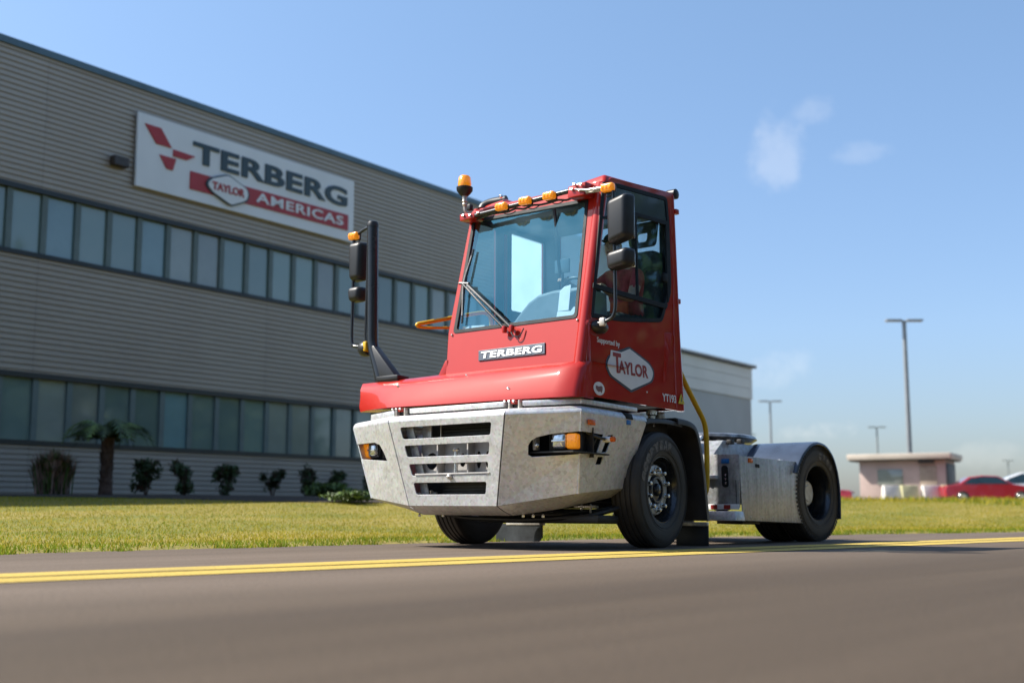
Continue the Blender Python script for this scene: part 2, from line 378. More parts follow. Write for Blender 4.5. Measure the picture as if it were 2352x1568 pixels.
def ground_mat(name, cols, scale, bump, bscale, rough=.9, stretch=(1, 1, 1), lane=False):
    m = bpy.data.materials.new(name); m.use_nodes = True; t = m.node_tree; N = t.nodes; Lk = t.links; p = N['Principled BSDF']
    tc = N.new('ShaderNodeTexCoord'); mp = N.new('ShaderNodeMapping'); mp.inputs['Scale'].default_value = stretch; Lk.new(tc.outputs['Object'], mp.inputs[0])
    a = N.new('ShaderNodeTexNoise'); a.inputs['Scale'].default_value = scale; a.inputs['Detail'].default_value = 8; a.inputs['Roughness'].default_value = .65; Lk.new(mp.outputs[0], a.inputs['Vector'])
    r = N.new('ShaderNodeValToRGB'); els = r.color_ramp.elements
    els[0].position = .3; els[0].color = (*cols[0], 1); els[1].position = .72; els[1].color = (*cols[-1], 1)
    for i, c in enumerate(cols[1:-1]):
        e = els.new(.3 + .42 * (i + 1) / (len(cols) - 1)); e.color = (*c, 1)
    Lk.new(a.outputs['Fac'], r.inputs[0])
    b = N.new('ShaderNodeTexNoise'); b.inputs['Scale'].default_value = bscale; b.inputs['Detail'].default_value = 5; Lk.new(tc.outputs['Object'], b.inputs['Vector'])
    mx = N.new('ShaderNodeMix'); mx.data_type = 'RGBA'; mx.blend_type = 'MULTIPLY'; mx.inputs['Factor'].default_value = .6
    rb = N.new('ShaderNodeValToRGB'); rb.color_ramp.elements[0].position = .3; rb.color_ramp.elements[0].color = (.45, .45, .45, 1); rb.color_ramp.elements[1].position = .7; rb.color_ramp.elements[1].color = (1.25, 1.22, 1.2, 1)
    Lk.new(b.outputs['Fac'], rb.inputs[0]); Lk.new(r.outputs[0], mx.inputs['A']); Lk.new(rb.outputs[0], mx.inputs['B']); col_out = mx.outputs['Result']
    if lane:   # the lane on the photographer's side is darkened and browned by a vignette painted into its colour, with a ragged edge; tyre paths streak both lanes
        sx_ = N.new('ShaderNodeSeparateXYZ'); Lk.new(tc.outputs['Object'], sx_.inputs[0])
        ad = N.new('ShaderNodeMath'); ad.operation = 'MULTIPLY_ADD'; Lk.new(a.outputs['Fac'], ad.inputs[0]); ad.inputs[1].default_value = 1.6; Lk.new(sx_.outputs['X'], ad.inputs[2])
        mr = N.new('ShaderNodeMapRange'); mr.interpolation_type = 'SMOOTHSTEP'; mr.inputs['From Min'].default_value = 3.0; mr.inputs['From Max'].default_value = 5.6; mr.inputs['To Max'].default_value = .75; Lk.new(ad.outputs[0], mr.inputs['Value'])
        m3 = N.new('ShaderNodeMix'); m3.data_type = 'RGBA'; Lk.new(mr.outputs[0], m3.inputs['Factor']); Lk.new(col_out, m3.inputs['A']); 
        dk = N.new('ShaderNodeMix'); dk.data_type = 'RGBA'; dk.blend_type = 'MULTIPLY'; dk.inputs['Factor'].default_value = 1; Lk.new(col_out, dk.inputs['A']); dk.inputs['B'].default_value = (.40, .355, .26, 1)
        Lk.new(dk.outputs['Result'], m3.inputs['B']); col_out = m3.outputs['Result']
    Lk.new(col_out, p.inputs['Base Color'])
    p.inputs['Roughness'].default_value = rough; p.inputs['Specular IOR Level'].default_value = .3
    bu = N.new('ShaderNodeBump'); bu.inputs['Strength'].default_value = bump; bu.inputs['Distance'].default_value = .012; Lk.new(b.outputs['Fac'], bu.inputs['Height']); Lk.new(bu.outputs[0], p.inputs['Normal'])
    return m
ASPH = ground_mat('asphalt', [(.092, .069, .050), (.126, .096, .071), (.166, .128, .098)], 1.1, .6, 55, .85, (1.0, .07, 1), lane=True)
GRSM = ground_mat('dry_turf_soil', [(.20, .17, .04), (.27, .22, .06), (.15, .16, .03), (.25, .21, .06)], .5, .6, 24, .95, (1, .5, 1))
MULCH = ground_mat('dark_mulch', [(.030, .024, .020), (.05, .04, .032), (.07, .055, .045)], 3, 1.0, 40, .95)
LOT = ground_mat('pale_lot_paving', [(.28, .26, .22), (.36, .33, .28)], .4, .3, 30, .9)
LINEM = ground_mat('yellow_road_paint', [(.42, .30, .06), (.52, .38, .08), (.30, .23, .08)], 2.6, .3, 60, .75, (1, .25, 1))

def strip(name, rows, m, kind='structure', smooth=60):
    V = []; Fc = []; n = len(rows[0])
    for r in rows: V += r
    for i in range(len(rows) - 1):
        for j in range(n - 1): Fc.append((i * n + j, i * n + j + 1, (i + 1) * n + j + 1, (i + 1) * n + j))
    o = mk(name, V, Fc, m, None, smooth, None, kind); return o
YS = [-400, -200, -90, -50, -30] + [-20 + i for i in range(61)] + [44, 50, 58, 68, 80, 95, 115, 140, 180, 260, 400, 700]
TS = [0, .15, .4, .8, 1.4, 2, 2.8, 3.6, 4.5, 5.5, 6.5, 7.5, 8.5, 9.5, 10.5, 11.5, 12.5, 13.5, 14.5, 18, 25, 40, 70, 120, 200, 400, 800]
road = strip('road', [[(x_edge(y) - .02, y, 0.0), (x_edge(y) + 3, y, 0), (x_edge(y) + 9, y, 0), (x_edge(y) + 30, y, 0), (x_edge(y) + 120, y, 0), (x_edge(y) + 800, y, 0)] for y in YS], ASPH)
verge = strip('grass_verge_ground', [[(x_edge(y) - t, y, g_h(t) + (.0 if t else -.03)) for t in TS] for y in YS], GRSM)
def stripe(off, w):
    rows = []
    for y in [-60, -40, -25] + [-16 + .5 * i for i in range(100)] + [40, 60]:
        rows.append([(x_line(y) + off - w / 2, y, .004), (x_line(y) + off + w / 2, y, .004)])
    return strip('yellow_line', rows, LINEM)
stripe(-.24, .37); stripe(.22, .37)
# planting bed of mulch in front of the facade
EB = Vector((-.113538, .993534, 0)); NB = Vector((.993534, .113538, 0)); PB = Vector((-19.256, 4.148, 0))
def fpt(s, z, out=0.): return PB + EB * s + NB * out + Vector((0, 0, z))
bed_front = [(-20, -15.2, -22), (-8, -14.4, -6), (0, -13.7, 1.0), (2, -12.6, 3.2), (5, -10.6, 5.0), (8, -9.6, 8.0), (12, -10.4, 12.5), (17, -12.6, 18), (30, -17, 32)]
rows = []
for s, x, y in bed_front:
    b = fpt(s, 0, .0); row = []
    for k in range(9):
        u = k / 8; px, py = b.x * (1 - u) + x * u, b.y * (1 - u) + y * u
        row.append((px, py, max(zt(px, py), .0) + .05 - .04 * (u ** 6)))
    rows.append(row)
strip('mulch_bed', rows, MULCH)

# grass blades: nobody could count them, one mesh
def blades(name, n, yr, tr_, hgt, w, mats, seed, keep=None):
    rg = np.random.default_rng(seed)
    y = rg.uniform(*yr, n); t = tr_[0] + (tr_[1] - tr_[0]) * rg.random(n) ** 1.4
    xe = np.array([x_edge(v) for v in y]); x = xe - t; z = np.array([g_h(v) for v in t]); keep0 = (t > .12) | (np.sin(y * 2.3) + np.sin(y * 5.1 + 1) + np.sin(y * 11.7) > .2 + rg.normal(0, .6, n) - t * 4); x, y, z, t = x[keep0], y[keep0], z[keep0], t[keep0]
    if keep is not None:
        k = keep(x, y); x, y, z, t = x[k], y[k], z[k], t[k]
    n = len(x); a = rg.uniform(0, 2 * math.pi, n); h = rg.uniform(.5, 1.2, n) * hgt * (1 + .5 * (t < .35)); lean = rg.normal(0, .45, (n, 2)) * h[:, None]
    dx, dy = np.cos(a) * w, np.sin(a) * w
    V = np.empty((n, 3, 3)); V[:, 0] = np.stack([x - dx, y - dy, z - .01], 1); V[:, 1] = np.stack([x + dx, y + dy, z - .01], 1); V[:, 2] = np.stack([x + lean[:, 0], y + lean[:, 1], z + h], 1)
    me = bpy.data.meshes.new(name); me.vertices.add(3 * n); me.vertices.foreach_set('co', V.reshape(-1)); me.loops.add(3 * n); me.loops.foreach_set('vertex_index', np.arange(3 * n, dtype=np.int32))
    me.polygons.add(n); me.polygons.foreach_set('loop_start', np.arange(0, 3 * n, 3, dtype=np.int32)); me.polygons.foreach_set('loop_total', np.full(n, 3, dtype=np.int32))
    for m in mats: me.materials.append(m)
    patch = np.sin(x * .9 + 1.3 * np.sin(y * .5)) + np.sin(y * .7 + 2 * x * .3) + rg.normal(0, .35, n)
    pg = np.clip(.10 + .22 * (patch > .9) + .62 * (t < .5), 0, 1)
    mi = np.where(rg.random(n) < pg, 1, np.where(rg.random(n) < .3, 2, 0)).astype(np.int32)
    me.polygons.foreach_set('material_index', mi); me.update()
    o = bpy.data.objects.new(name, me); COL.objects.link(o); o['kind'] = 'stuff'; o['label'] = 'dry yellow green grass covering the verge beside the road'; return o
def grass_mat(name, col):
    m = bpy.data.materials.new(name); m.use_nodes = True; t = m.node_tree; N = t.nodes; Lk = t.links; N.remove(N['Principled BSDF'])
    tc = N.new('ShaderNodeTexCoord'); nz = N.new('ShaderNodeTexNoise'); nz.inputs['Scale'].default_value = .7; nz.inputs['Detail'].default_value = 5; Lk.new(tc.outputs['Object'], nz.inputs['Vector'])
    cr = N.new('ShaderNodeValToRGB'); cr.color_ramp.elements[0].position = .32; cr.color_ramp.elements[1].position = .68
    cr.color_ramp.elements[0].color = (col[0] * .72, col[1] * .80, col[2] * .8, 1); cr.color_ramp.elements[1].color = (col[0] * 1.15, col[1] * 1.1, col[2] * 1.1, 1); Lk.new(nz.outputs['Fac'], cr.inputs[0])
    d = N.new('ShaderNodeBsdfDiffuse'); tr = N.new('ShaderNodeBsdfTranslucent'); mx = N.new('ShaderNodeMixShader'); mx.inputs[0].default_value = .45
    Lk.new(cr.outputs[0], d.inputs[0]); Lk.new(cr.outputs[0], tr.inputs[0]); Lk.new(d.outputs[0], mx.inputs[1]); Lk.new(tr.outputs[0], mx.inputs[2]); Lk.new(mx.outputs[0], N['Material Output'].inputs[0]); return m
GB1 = grass_mat('straw_grass', (.44, .355, .05)); GB2 = grass_mat('green_grass', (.20, .27, .025)); GB3 = grass_mat('olive_grass', (.33, .30, .035))
def bedx(y):
    for (s0, x0, y0), (s1, x1, y1) in zip(bed_front, bed_front[1:]):
        if y0 <= y <= y1: return x0 + (x1 - x0) * (y - y0) / (y1 - y0)
    return -1e3
def off_bed(x, y): return np.array([bx_ > bedx(by_) + .05 for bx_, by_ in zip(x, y)])
blades('grass', 260000, (-9, 24), (-.16, 13.5), .030, .006, [GB1, GB2, GB3], 3, off_bed)
blades('far_grass', 60000, (22, 75), (0.02, 60), .16, .02, [GB1, GB2, GB3], 5)
# ------------------------------------------------------------------ office building
CLAD = mat('ribbed_cladding', (.43, .38, .325), rough=.45, metal=.25, var=.06, scale=.25, col2=(.38, .33, .28), bump=.03, bscale=3, rvar=.08, rand=.025)
COPE = mat('coping_slate', (.10, .15, .17), rough=.4, metal=.4, var=.1, scale=1)
FRAME = mat('window_frame_dark', (.018, .022, .022), rough=.4, var=.1, scale=2)
MULL = mat('mullion_grey_teal', (.13, .175, .165), rough=.45, var=.1, scale=2)
PANE = mat('tinted_window_glass', (.14, .215, .19), rough=.05, spec=1.0, var=.2, scale=.4, col2=(.19, .25, .225), rand=.35, rvar=.03, bump=.12, bscale=.9)
PANE2 = mat('blue_blind_behind_glass', (.17, .28, .29), rough=.06, spec=1.0, var=.1, scale=.5, rand=.2, rvar=.03, bump=.12, bscale=.9)
PANE3 = mat('grey_blind_behind_glass', (.25, .28, .245), rough=.06, spec=1.0, var=.1, scale=.5, rand=.2, rvar=.03, bump=.12, bscale=.9)
office = thing('office_building', 'long grey ribbed metal building with two ribbon window bands and a white sign', 'building', tuple(fpt(0, .6)), 0)
OFF_INV = Vector(fpt(0, .6))
S0, S1 = -14.0, 30.0
def ofp(s, z, o=0.): return fpt(s, z, o) - OFF_INV
def clad(name, z0, z1, s0, s1, parent, base=ofp):
    n = max(1, round((z1 - z0) / .131)); pr = []; h = (z1 - z0) / n
    for i in range(n):
        z = z0 + i * h
        pr += [(z, 0.), (z + h * .14, -.036), (z + h * .30, -.036), (z + h * .44, 0.0)]
    pr.append((z1, 0.))
    k = 6; w = (s1 - s0) / k; first = None
    for j in range(k):
        if first is None:
            V = []; Fc = []
            for (z, o) in pr: V += [base(s0 + .004, z, o), base(s0 + w - .004, z, o)]
            for i in range(len(pr) - 1): Fc.append((2 * i, 2 * i + 1, 2 * i + 3, 2 * i + 2))
            first = mk(name, V, Fc, CLAD, parent, None)
        else:
            c = link_copy(first, parent); c.location = EB * (w * j)
def fbox(name, s0, s1, z0, z1, o0, o1, m, parent, bev=.0, base=ofp, label=None):
    pts = [base(s0, z0, o0), base(s1, z0, o0), base(s1, z0, o1), base(s0, z0, o1), base(s0, z1, o0), base(s1, z1, o0), base(s1, z1, o1), base(s0, z1, o1)]
    return hexa(name, pts, m, parent, bev, 1, label)
clad('cladding_panel', .55, 1.80, S0, S1, office)
clad('cladding_panel', 3.46, 6.14, S0, S1, office)
clad('cladding_panel', 7.80, 11.0, S0, S1, office)
fbox('core_wall', S0, S1, .4, 10.9, -14, -.16, mat('wall_core', (.2, .2, .19), rough=.8), office)
fbox('roof_coping', S0, S1 + .03, 11.0, 11.17, -.4, .06, COPE, office)
for (za, zb) in ((1.80, 3.46), (6.14, 7.80)):
    fbox('window_head', S0, S1, zb - .12, zb, -.155, .03, FRAME, office)
    fbox('window_sill', S0, S1, za, za + .11, -.155, .05, FRAME, office)
PIT_ = .92; proto = {}; r2 = random.Random(11)
for (za, zb) in ((1.91, 3.34), (6.25, 7.68)):
    for i in range(int((S1 - S0) / PIT_)):
        s = S0 + i * PIT_
        k = ('m', za)
        if k not in proto: proto[k] = (fbox('mullion', 0, .15, za, zb, -.155, -.04, MULL, office)); mm = proto[k]
        else: mm = link_copy(proto[k], office)
        mm.location = EB * s
        c = r2.choice([0, 0, 0, 1, 2, 0, 2])
        k = ('p', za, c)
        if k not in proto: proto[k] = fbox('window_pane', .153, PIT_ - .003, za, zb, -.13, -.10, (PANE, PANE2, PANE3)[c], office); pp = proto[k]
        else: pp = link_copy(proto[k], office)
        pp.location = EB * s
# floodlight on the facade
fl = fbox('wall_light', 2.5, 2.95, 8.80, 9.05, .0, .22, mat('bronze_fitting', (.05, .035, .025), rough=.4), office, .02)
# the sign is fixed to the facade
sign = thing('facade_sign', 'white facade sign with red arrow logo and dark lettering on the grey building', 'sign', tuple(fpt(7.3, 8.42, .05)))
SI = Vector(fpt(7.3, 8.42, .05))
def sgp(s, z, o=0.): return fpt(s, z, .05 + o) - SI
SGW = mat('sign_white', (.80, .81, .82), rough=.35, var=.03, scale=.6); SGR = mat('sign_red', (.42, .02, .02), rough=.4, var=.05, scale=2); SGD = mat('sign_dark_teal', (.03, .055, .065), rough=.4, var=.05, scale=2)
fbox('sign_board', 3.22, 11.42, 8.43, 10.36, 0, .08, SGW, sign, .01, sgp)
def sgm(o): return lambda u, v, w: sgp(u, v, o + w)
plate('logo_bar', [(3.42, 10.10), (3.93, 10.10), (4.30, 9.66), (3.80, 9.66)], [], .03, sgm(.095), SGR, sign)
plate('logo_arrow', [(4.36, 9.64), (5.10, 9.62), (4.82, 9.46), (4.36, 9.46)], [], .03, sgm(.095), SGR, sign)
plate('logo_tip', [(3.92, 9.40), (4.46, 9.40), (4.36, 9.08), (4.16, 9.08)], [], .03, sgm(.095), SGR, sign)
letters('sign_lettering', 'TERBERG', sgp(5.02, 9.46, .08), EB, (0, 0, 1), SGD, sign, 6.06, .58, .04, .028, 1.04, NB)
plate('sign_red_band', [(4.95, 8.72), (11.14, 8.76), (11.14, 9.24), (4.95, 9.20)], [], .03, sgm(.095), SGR, sign)
hx = [(5.42, 8.97), (5.62, 8.78), (6.38, 8.52), (6.98, 8.78), (7.05, 8.98), (6.98, 9.14), (6.22, 9.40), (5.58, 9.16)]
plate('sign_badge_border', rpoly(hx, .12), [], .03, sgm(.125), SGD, sign)
def shrink(p, k):
    cx_ = sum(q[0] for q in p) / len(p); cy_ = sum(q[1] for q in p) / len(p); return [(cx_ + (x - cx_) * k, cy_ + (y - cy_) * k) for x, y in p]
plate('sign_badge', rpoly(shrink(hx, .9), .1), [], .03, sgm(.145), SGW, sign)
letters('sign_badge_lettering', 'TAYLOR', sgp(5.66, 8.86, .16), EB, (0, 0, 1), SGR, sign, 1.16, .22, .02, .025, 1.0, NB)
letters('sign_band_lettering', 'AMERICAS', sgp(7.3, 8.86, .11), EB, (0, 0, 1), SGW, sign, 3.6, .28, .02, .02, 1.1, NB)

# ------------------------------------------------------------------ low grey warehouse at the far end
WHP = mat('warehouse_grey_panel', (.33, .35, .35), rough=.5, var=.06, scale=.3); WHW = mat('warehouse_white_fascia', (.62, .63, .60), rough=.5, var=.04, scale=.4)
low = thing('low_warehouse', 'low grey warehouse with white fascia panels seen behind the cab', 'building', tuple(fpt(36, .5)))
LI = Vector(fpt(36, .5))
def lwp(s, z, o=0.): return fpt(s, z, o) - LI
fbox('grey_wall', 30.1, 41.6, .3, 5.82, -14, 0, WHP, low, 0, lwp)
for k in range(3):
    za = 5.84 + k * .52
    fbox('fascia_panel', 30.1, 41.66, za, za + .505, -14, .06, WHW, low, .006, lwp)
fbox('roof_edge', 30.06, 41.9, 7.41, 7.52, -14.2, .22, FRAME, low, .01, lwp)
fbox('roof_flashing', 30.06, 41.92, 7.522, 7.58, -14.22, .24, mat('bright_flashing', (.6, .62, .63), rough=.3, metal=.6), low, .01, lwp)

# ------------------------------------------------------------------ planting in the bed
LEAF = mat('shrub_leaf', (.045, .085, .018), rough=.55, var=.35, scale=6, rand=.25)
LEAF2 = mat('fresh_leaf', (.10, .16, .03), rough=.55, var=.35, scale=6, rand=.2)
LEAFR = mat('russet_leaf', (.10, .05, .03), rough=.6, var=.35, scale=6, rand=.2)
PLUME = mat('pink_plume', (.30, .19, .15), rough=.8, var=.2, scale=6)
BARK = mat('brown_bark', (.11, .065, .045), rough=.9, var=.3, scale=12, bump=.5, bscale=30)
def leaf_cloud(rg, n, size, shape, lobes):
    """n leaf quads scattered through several lobes; shape = (rx, ry, rz, cz)"""
    V = []; Fc = []
    for i in range(n):
        lx, ly, lz, lr = rg.choice(lobes)
        while True:
            p = Vector((rg.uniform(-1, 1), rg.uniform(-1, 1), rg.uniform(-1, 1)))
            if p.length < 1: break
        p = p * (.55 + .45 * rg.random()); p = Vector((lx, ly, lz)) + p * lr
        p = Vector((p.x * shape[0], p.y * shape[1], p.z * shape[2] + shape[3]))
        q = Quaternion(Vector((rg.gauss(0, 1), rg.gauss(0, 1), rg.gauss(0, 1))).normalized(), rg.uniform(0, 6.28)); s = size * rg.uniform(.6, 1.4)
        b = len(V)
        for c in ((-.32, -.1, 0), (0, -.9, .12), (.32, -.1, 0), (0, .9, .1)): V.append(p + q @ (Vector(c) * s))
        Fc.append((b, b + 1, b + 2, b + 3))
    return V, Fc
def shrub(name, label, loc, rx, rz, mats, n=900, size=.07, group=None, seed=0, stems=True, cat='shrub'):
    rg = random.Random(seed); o = thing(name, label, cat, loc, 0, group)
    lobes = [(rg.uniform(-.55, .55), rg.uniform(-.55, .55), rg.uniform(-.5, .6), rg.uniform(.32, .6)) for _ in range(9)]
    V, Fc = leaf_cloud(rg, n, size, (rx, rx, rz, rz * .98), lobes)
    f = mk('foliage', V, Fc, mats, o)
    f.data.polygons.foreach_set('material_index', [rg.choices(range(len(mats)), [5, 2, 1.5][:len(mats)])[0] for _ in Fc])
    if stems:
        for k in range(4):
            a = rg.uniform(0, 6.28); V, Fc = tube_geo([(0, 0, -.05), (math.cos(a) * rx * .25, math.sin(a) * rx * .25, rz * .7), (math.cos(a) * rx * .5, math.sin(a) * rx * .5, rz * 1.3)], [.018, .013, .006], 6)
            mk('stem', V, Fc, BARK, o)
    return o
def bz(x, y): return zt(x, y) + .03
# placed along the facade, left to right: (x, y, radius, half height)
row = [(-15.5, 5.44, .36, .42), (-16.2, 6.86, .34, .41), (-16.75, 8.35, .35, .42), (-17.5, 10.36, .34, .42), (-18.4, 12.2, .36, .46), (-19.2, 14.0, .38, .48), (-19.9, 15.9, .36, .46)]
desc = ['dark clipped shrub just right of the palm trunk, first of the row', 'dark green shrub, second of the row along the grey wall', 'dark green shrub, third of the row along the grey wall', 'russet dark shrub, fourth of the row along the grey wall', 'dark shrub, fifth of the row along the grey wall', 'dark shrub, sixth of the row along the grey wall', 'dark shrub half hidden behind the left end of the bumper']
for i, (x, y, rx, rz) in enumerate(row):
    shrub('clipped_shrub', desc[i], (x, y, bz(x, y)), rx, rz, [LEAF, LEAFR] if i in (3, 4) else [LEAF, LEAF, LEAFR], 800, .075, 'shrubs in a row along the building', 20 + i)
# pinkish ornamental grass clump
x, y = -15.0, 3.05
gc = thing('ornamental_grass', 'large pinkish ornamental grass clump near the left edge of the photo', 'grass clump', (x, y, bz(x, y)))
V = []; Fc = []; MI = []
for i in range(1500):
    a = rnd.uniform(0, 6.28); l = rnd.uniform(.6, 1.0); sp = rnd.uniform(.05, .62); w = .012
    p0 = Vector((rnd.gauss(0, .1), rnd.gauss(0, .1), 0)); d = Vector((math.cos(a), math.sin(a), 0)); sd = Vector((-d.y, d.x, 0)) * w
    p1 = p0 + d * sp * .5 + Vector((0, 0, l * .7)); p2 = p0 + d * sp + Vector((0, 0, l * (1 - .5 * sp)))
    b = len(V); V += [p0 - sd, p0 + sd, p1 + sd, p1 - sd, p2]; Fc += [(b, b + 1, b + 2, b + 3), (b + 3, b + 2, b + 4)]; mi = 0 if rnd.random() < .45 else 1; MI += [mi, rnd.choice([1, 1, 0])]
f = mk('blades', V, Fc, [LEAF2, PLUME], gc); f.data.polygons.foreach_set('material_index', MI)
# young palm with a thick brown trunk
x, y = -14.75, 4.04
pt = thing('young_palm', 'young palm with a shaggy brown trunk in the mulch bed', 'palm tree', (x, y, bz(x, y)))
V, Fc = tube_geo([(0, 0, -.05), (.01, .0, .3), (.0, .01, .7), (.015, 0, 1.15)], [.15, .12, .115, .13], 14); mk('trunk', V, Fc, BARK, pt, 40)
V = []; Fc = []
for i in range(170):
    a = rnd.uniform(0, 6.28); zz = rnd.uniform(.15, 1.1); d = Vector((math.cos(a), math.sin(a), 0)); s = Vector((-d.y, d.x, 0)) * .03; p = d * .115 + Vector((0, 0, zz))
    b = len(V); V += [p - s, p + s, p + d * .05 + Vector((0, 0, .10))]; Fc.append((b, b + 1, b + 2))
mk('trunk_fibre', V, Fc, BARK, pt, None, None, 'stuff')
for k in range(26):
    a = k * 2.4 + rnd.uniform(-.2, .2); L_ = rnd.uniform(.7, 1.0); up_ = rnd.uniform(.35, 1.45); V = []; Fc = []
    d = Vector((math.cos(a), math.sin(a), 0)); sd = Vector((-d.y, d.x, 0)); n = 14; prev = None
    for i in range(n + 1):
        t = i / n; c = d * L_ * t + Vector((0, 0, 1.12 + up_ * t * (1.25 - 1.35 * t)))
        if i:
            for sg in (-1, 1):
                wl = .36 * math.sin(math.pi * min(1, t * .9 + .08)); e_ = c + sd * sg * wl * .75 + d * wl * .55 - Vector((0, 0, wl * .35)); b = len(V)
                V += [prev, c, e_]; Fc.append((b, b + 1, b + 2))
        prev = c
    mk('frond', V, Fc, LEAF2 if k % 3 == 0 else LEAF, pt)
# low ground cover mounds
for i, (x, y, rx, rz, lb) in enumerate([(-13.2, 8.6, .75, .16, 'low spreading green plant left of the larger mound'), (-13.9, 11.4, 1.25, .26, 'broad low green mound beside the bumper end'), (-9.9, 6.2, .8, .10, 'flat green ground cover patch at the grass edge')]):
    shrub('ground_cover_plant', lb, (x, y, bz(x, y)), rx, rz, [LEAF2, LEAF], 1500, .07, None, 60 + i, False, 'plant')

# ------------------------------------------------------------------ unseen belt of woodland across the road, behind the photographer
def wood(name, label, pts, h, seed):
    rg = random.Random(seed); V = []; Fc = []
    for (x, y) in pts:
        hh = h * rg.uniform(.75, 1.2); tv, tf = tube_geo([(x, y, -.2), (x + rg.uniform(-.3, .3), y, hh * .5)], [.25, .12], 6); b = len(V); V += tv; Fc += [tuple(i + b for i in f) for f in tf]
        lobes = [(rg.uniform(-.5, .5), rg.uniform(-.5, .5), rg.uniform(-.65, .6), rg.uniform(.35, .6)) for _ in range(10)]
        lv, lf = leaf_cloud(rg, 420, .75, (hh * .42, hh * .42, hh * .48, hh * .52), lobes); b = len(V); V += [Vector(v) + Vector((x, y, 0)) for v in lv]; Fc += [tuple(i + b for i in f) for f in lf]
    o = mk(name, V, Fc, LEAF, None, None, label, 'stuff'); return o
rw = random.Random(4)
wood('unseen_woodland', 'unseen dark green belt of trees across the road that shades the cab side', [(24 + rw.uniform(-3, 4) + max(0, y - 35) * .45, y + rw.uniform(-1, 1)) for y in range(-44, 120, 3)], 18, 9)  # unseen belt, height and nearness set to cut sky light on the cab side
wood('unseen_woodland', 'dark green belt of trees down the road behind the photographer', [(x + rw.uniform(-2, 2), -62 + rw.uniform(-6, 6)) for x in range(-34, 34, 5)], 8, 19)
# ------------------------------------------------------------------ far right: guard house, cars, lamps, barriers
# pale paving lies beyond the verge
rows = []
for y in range(34, 120, 4):
    rows.append([(x_edge(y) - t, y, g_h(t) + .012) for t in (27, 34, 45, 60, 80, 110)])
strip('parking_lot', rows, LOT)
GHW = mat('guard_house_stucco', (.52, .40, .36), rough=.85, var=.06, scale=1.2, bump=.1, bscale=30); GHR = mat('guard_house_fascia', (.55, .48, .40), rough=.7, var=.06, scale=1); GHD = mat('guard_house_dark', (.05, .05, .045), rough=.6)
def ghz(x, y): return zt(x, y)
gx, gy = -20.0, 54.9; gz = ghz(gx, gy)
RA = math.atan2(rt.y, rt.x)
gh = thing('guard_house', 'pinkish stucco guard house with a pale overhanging flat roof', 'building', (gx, gy, gz), RA - .50)
box('wall', (0, 0, 1.15), (4.4, 3.0, 2.3), GHW, gh, .02)
box('roof', (-.1, 0, 2.52), (5.3, 3.9, .30), GHR, gh, .03); box('soffit', (-.1, 0, 2.33), (5.1, 3.7, .07), GHD, gh, .0)
dr = box('door', (1.35, -1.52, 1.02), (.85, .06, 2.0), mat('tan_door', (.38, .30, .23), rough=.6), gh, .01); box('window', (-.6, -1.52, 1.45), (1.3, .05, .8), PANE3, gh, .01)
box('side_dark_panel', (2.23, 0, 1.2), (.05, 2.6, 1.9), GHD, gh, .01); box('wall_lamp', (1.3, -1.65, 2.2), (.8, .25, .12), GHD, gh, .02)  # dark panel over most of the right side wall
# barrier blocks in front of the guard house
BAR = mat('pale_yellow_barrier', (.56, .53, .30), rough=.7, var=.08, scale=3); BARW = mat('white_barrier', (.66, .63, .58), rough=.7, var=.06, scale=3)
for i, (px_, lb) in enumerate([(-2.0, 'white barrier block left of the others by the guard house'), (-1.1, 'pale yellow barrier block, second from left by the guard house'), (.0, 'white barrier block in the middle by the guard house'), (1.0, 'pale yellow barrier block, second from right by the guard house'), (1.95, 'pale barrier block nearest the red car')]):
    b = Vector((gx, gy, 0)) + rt * (px_ * 1.0 + .05) - hd * 3.4
    t = thing('barrier_block', lb, 'barrier', (b.x, b.y, ghz(b.x, b.y) - .02), RA + .18, 'barrier blocks by the guard house')
    w = .45; m_ = BARW if i % 2 == 0 else BAR
    hexa('block', [(-w, -.3, 0), (w, -.3, 0), (w, .3, 0), (-w, .3, 0), (-w, -.12, 1.0), (w, -.12, 1.0), (w, .12, 1.0), (-w, .12, 1.0)], m_, t, .03)
    box('foot', (0, 0, .08), (w * 2.05, .66, .16), m_, t, .02)

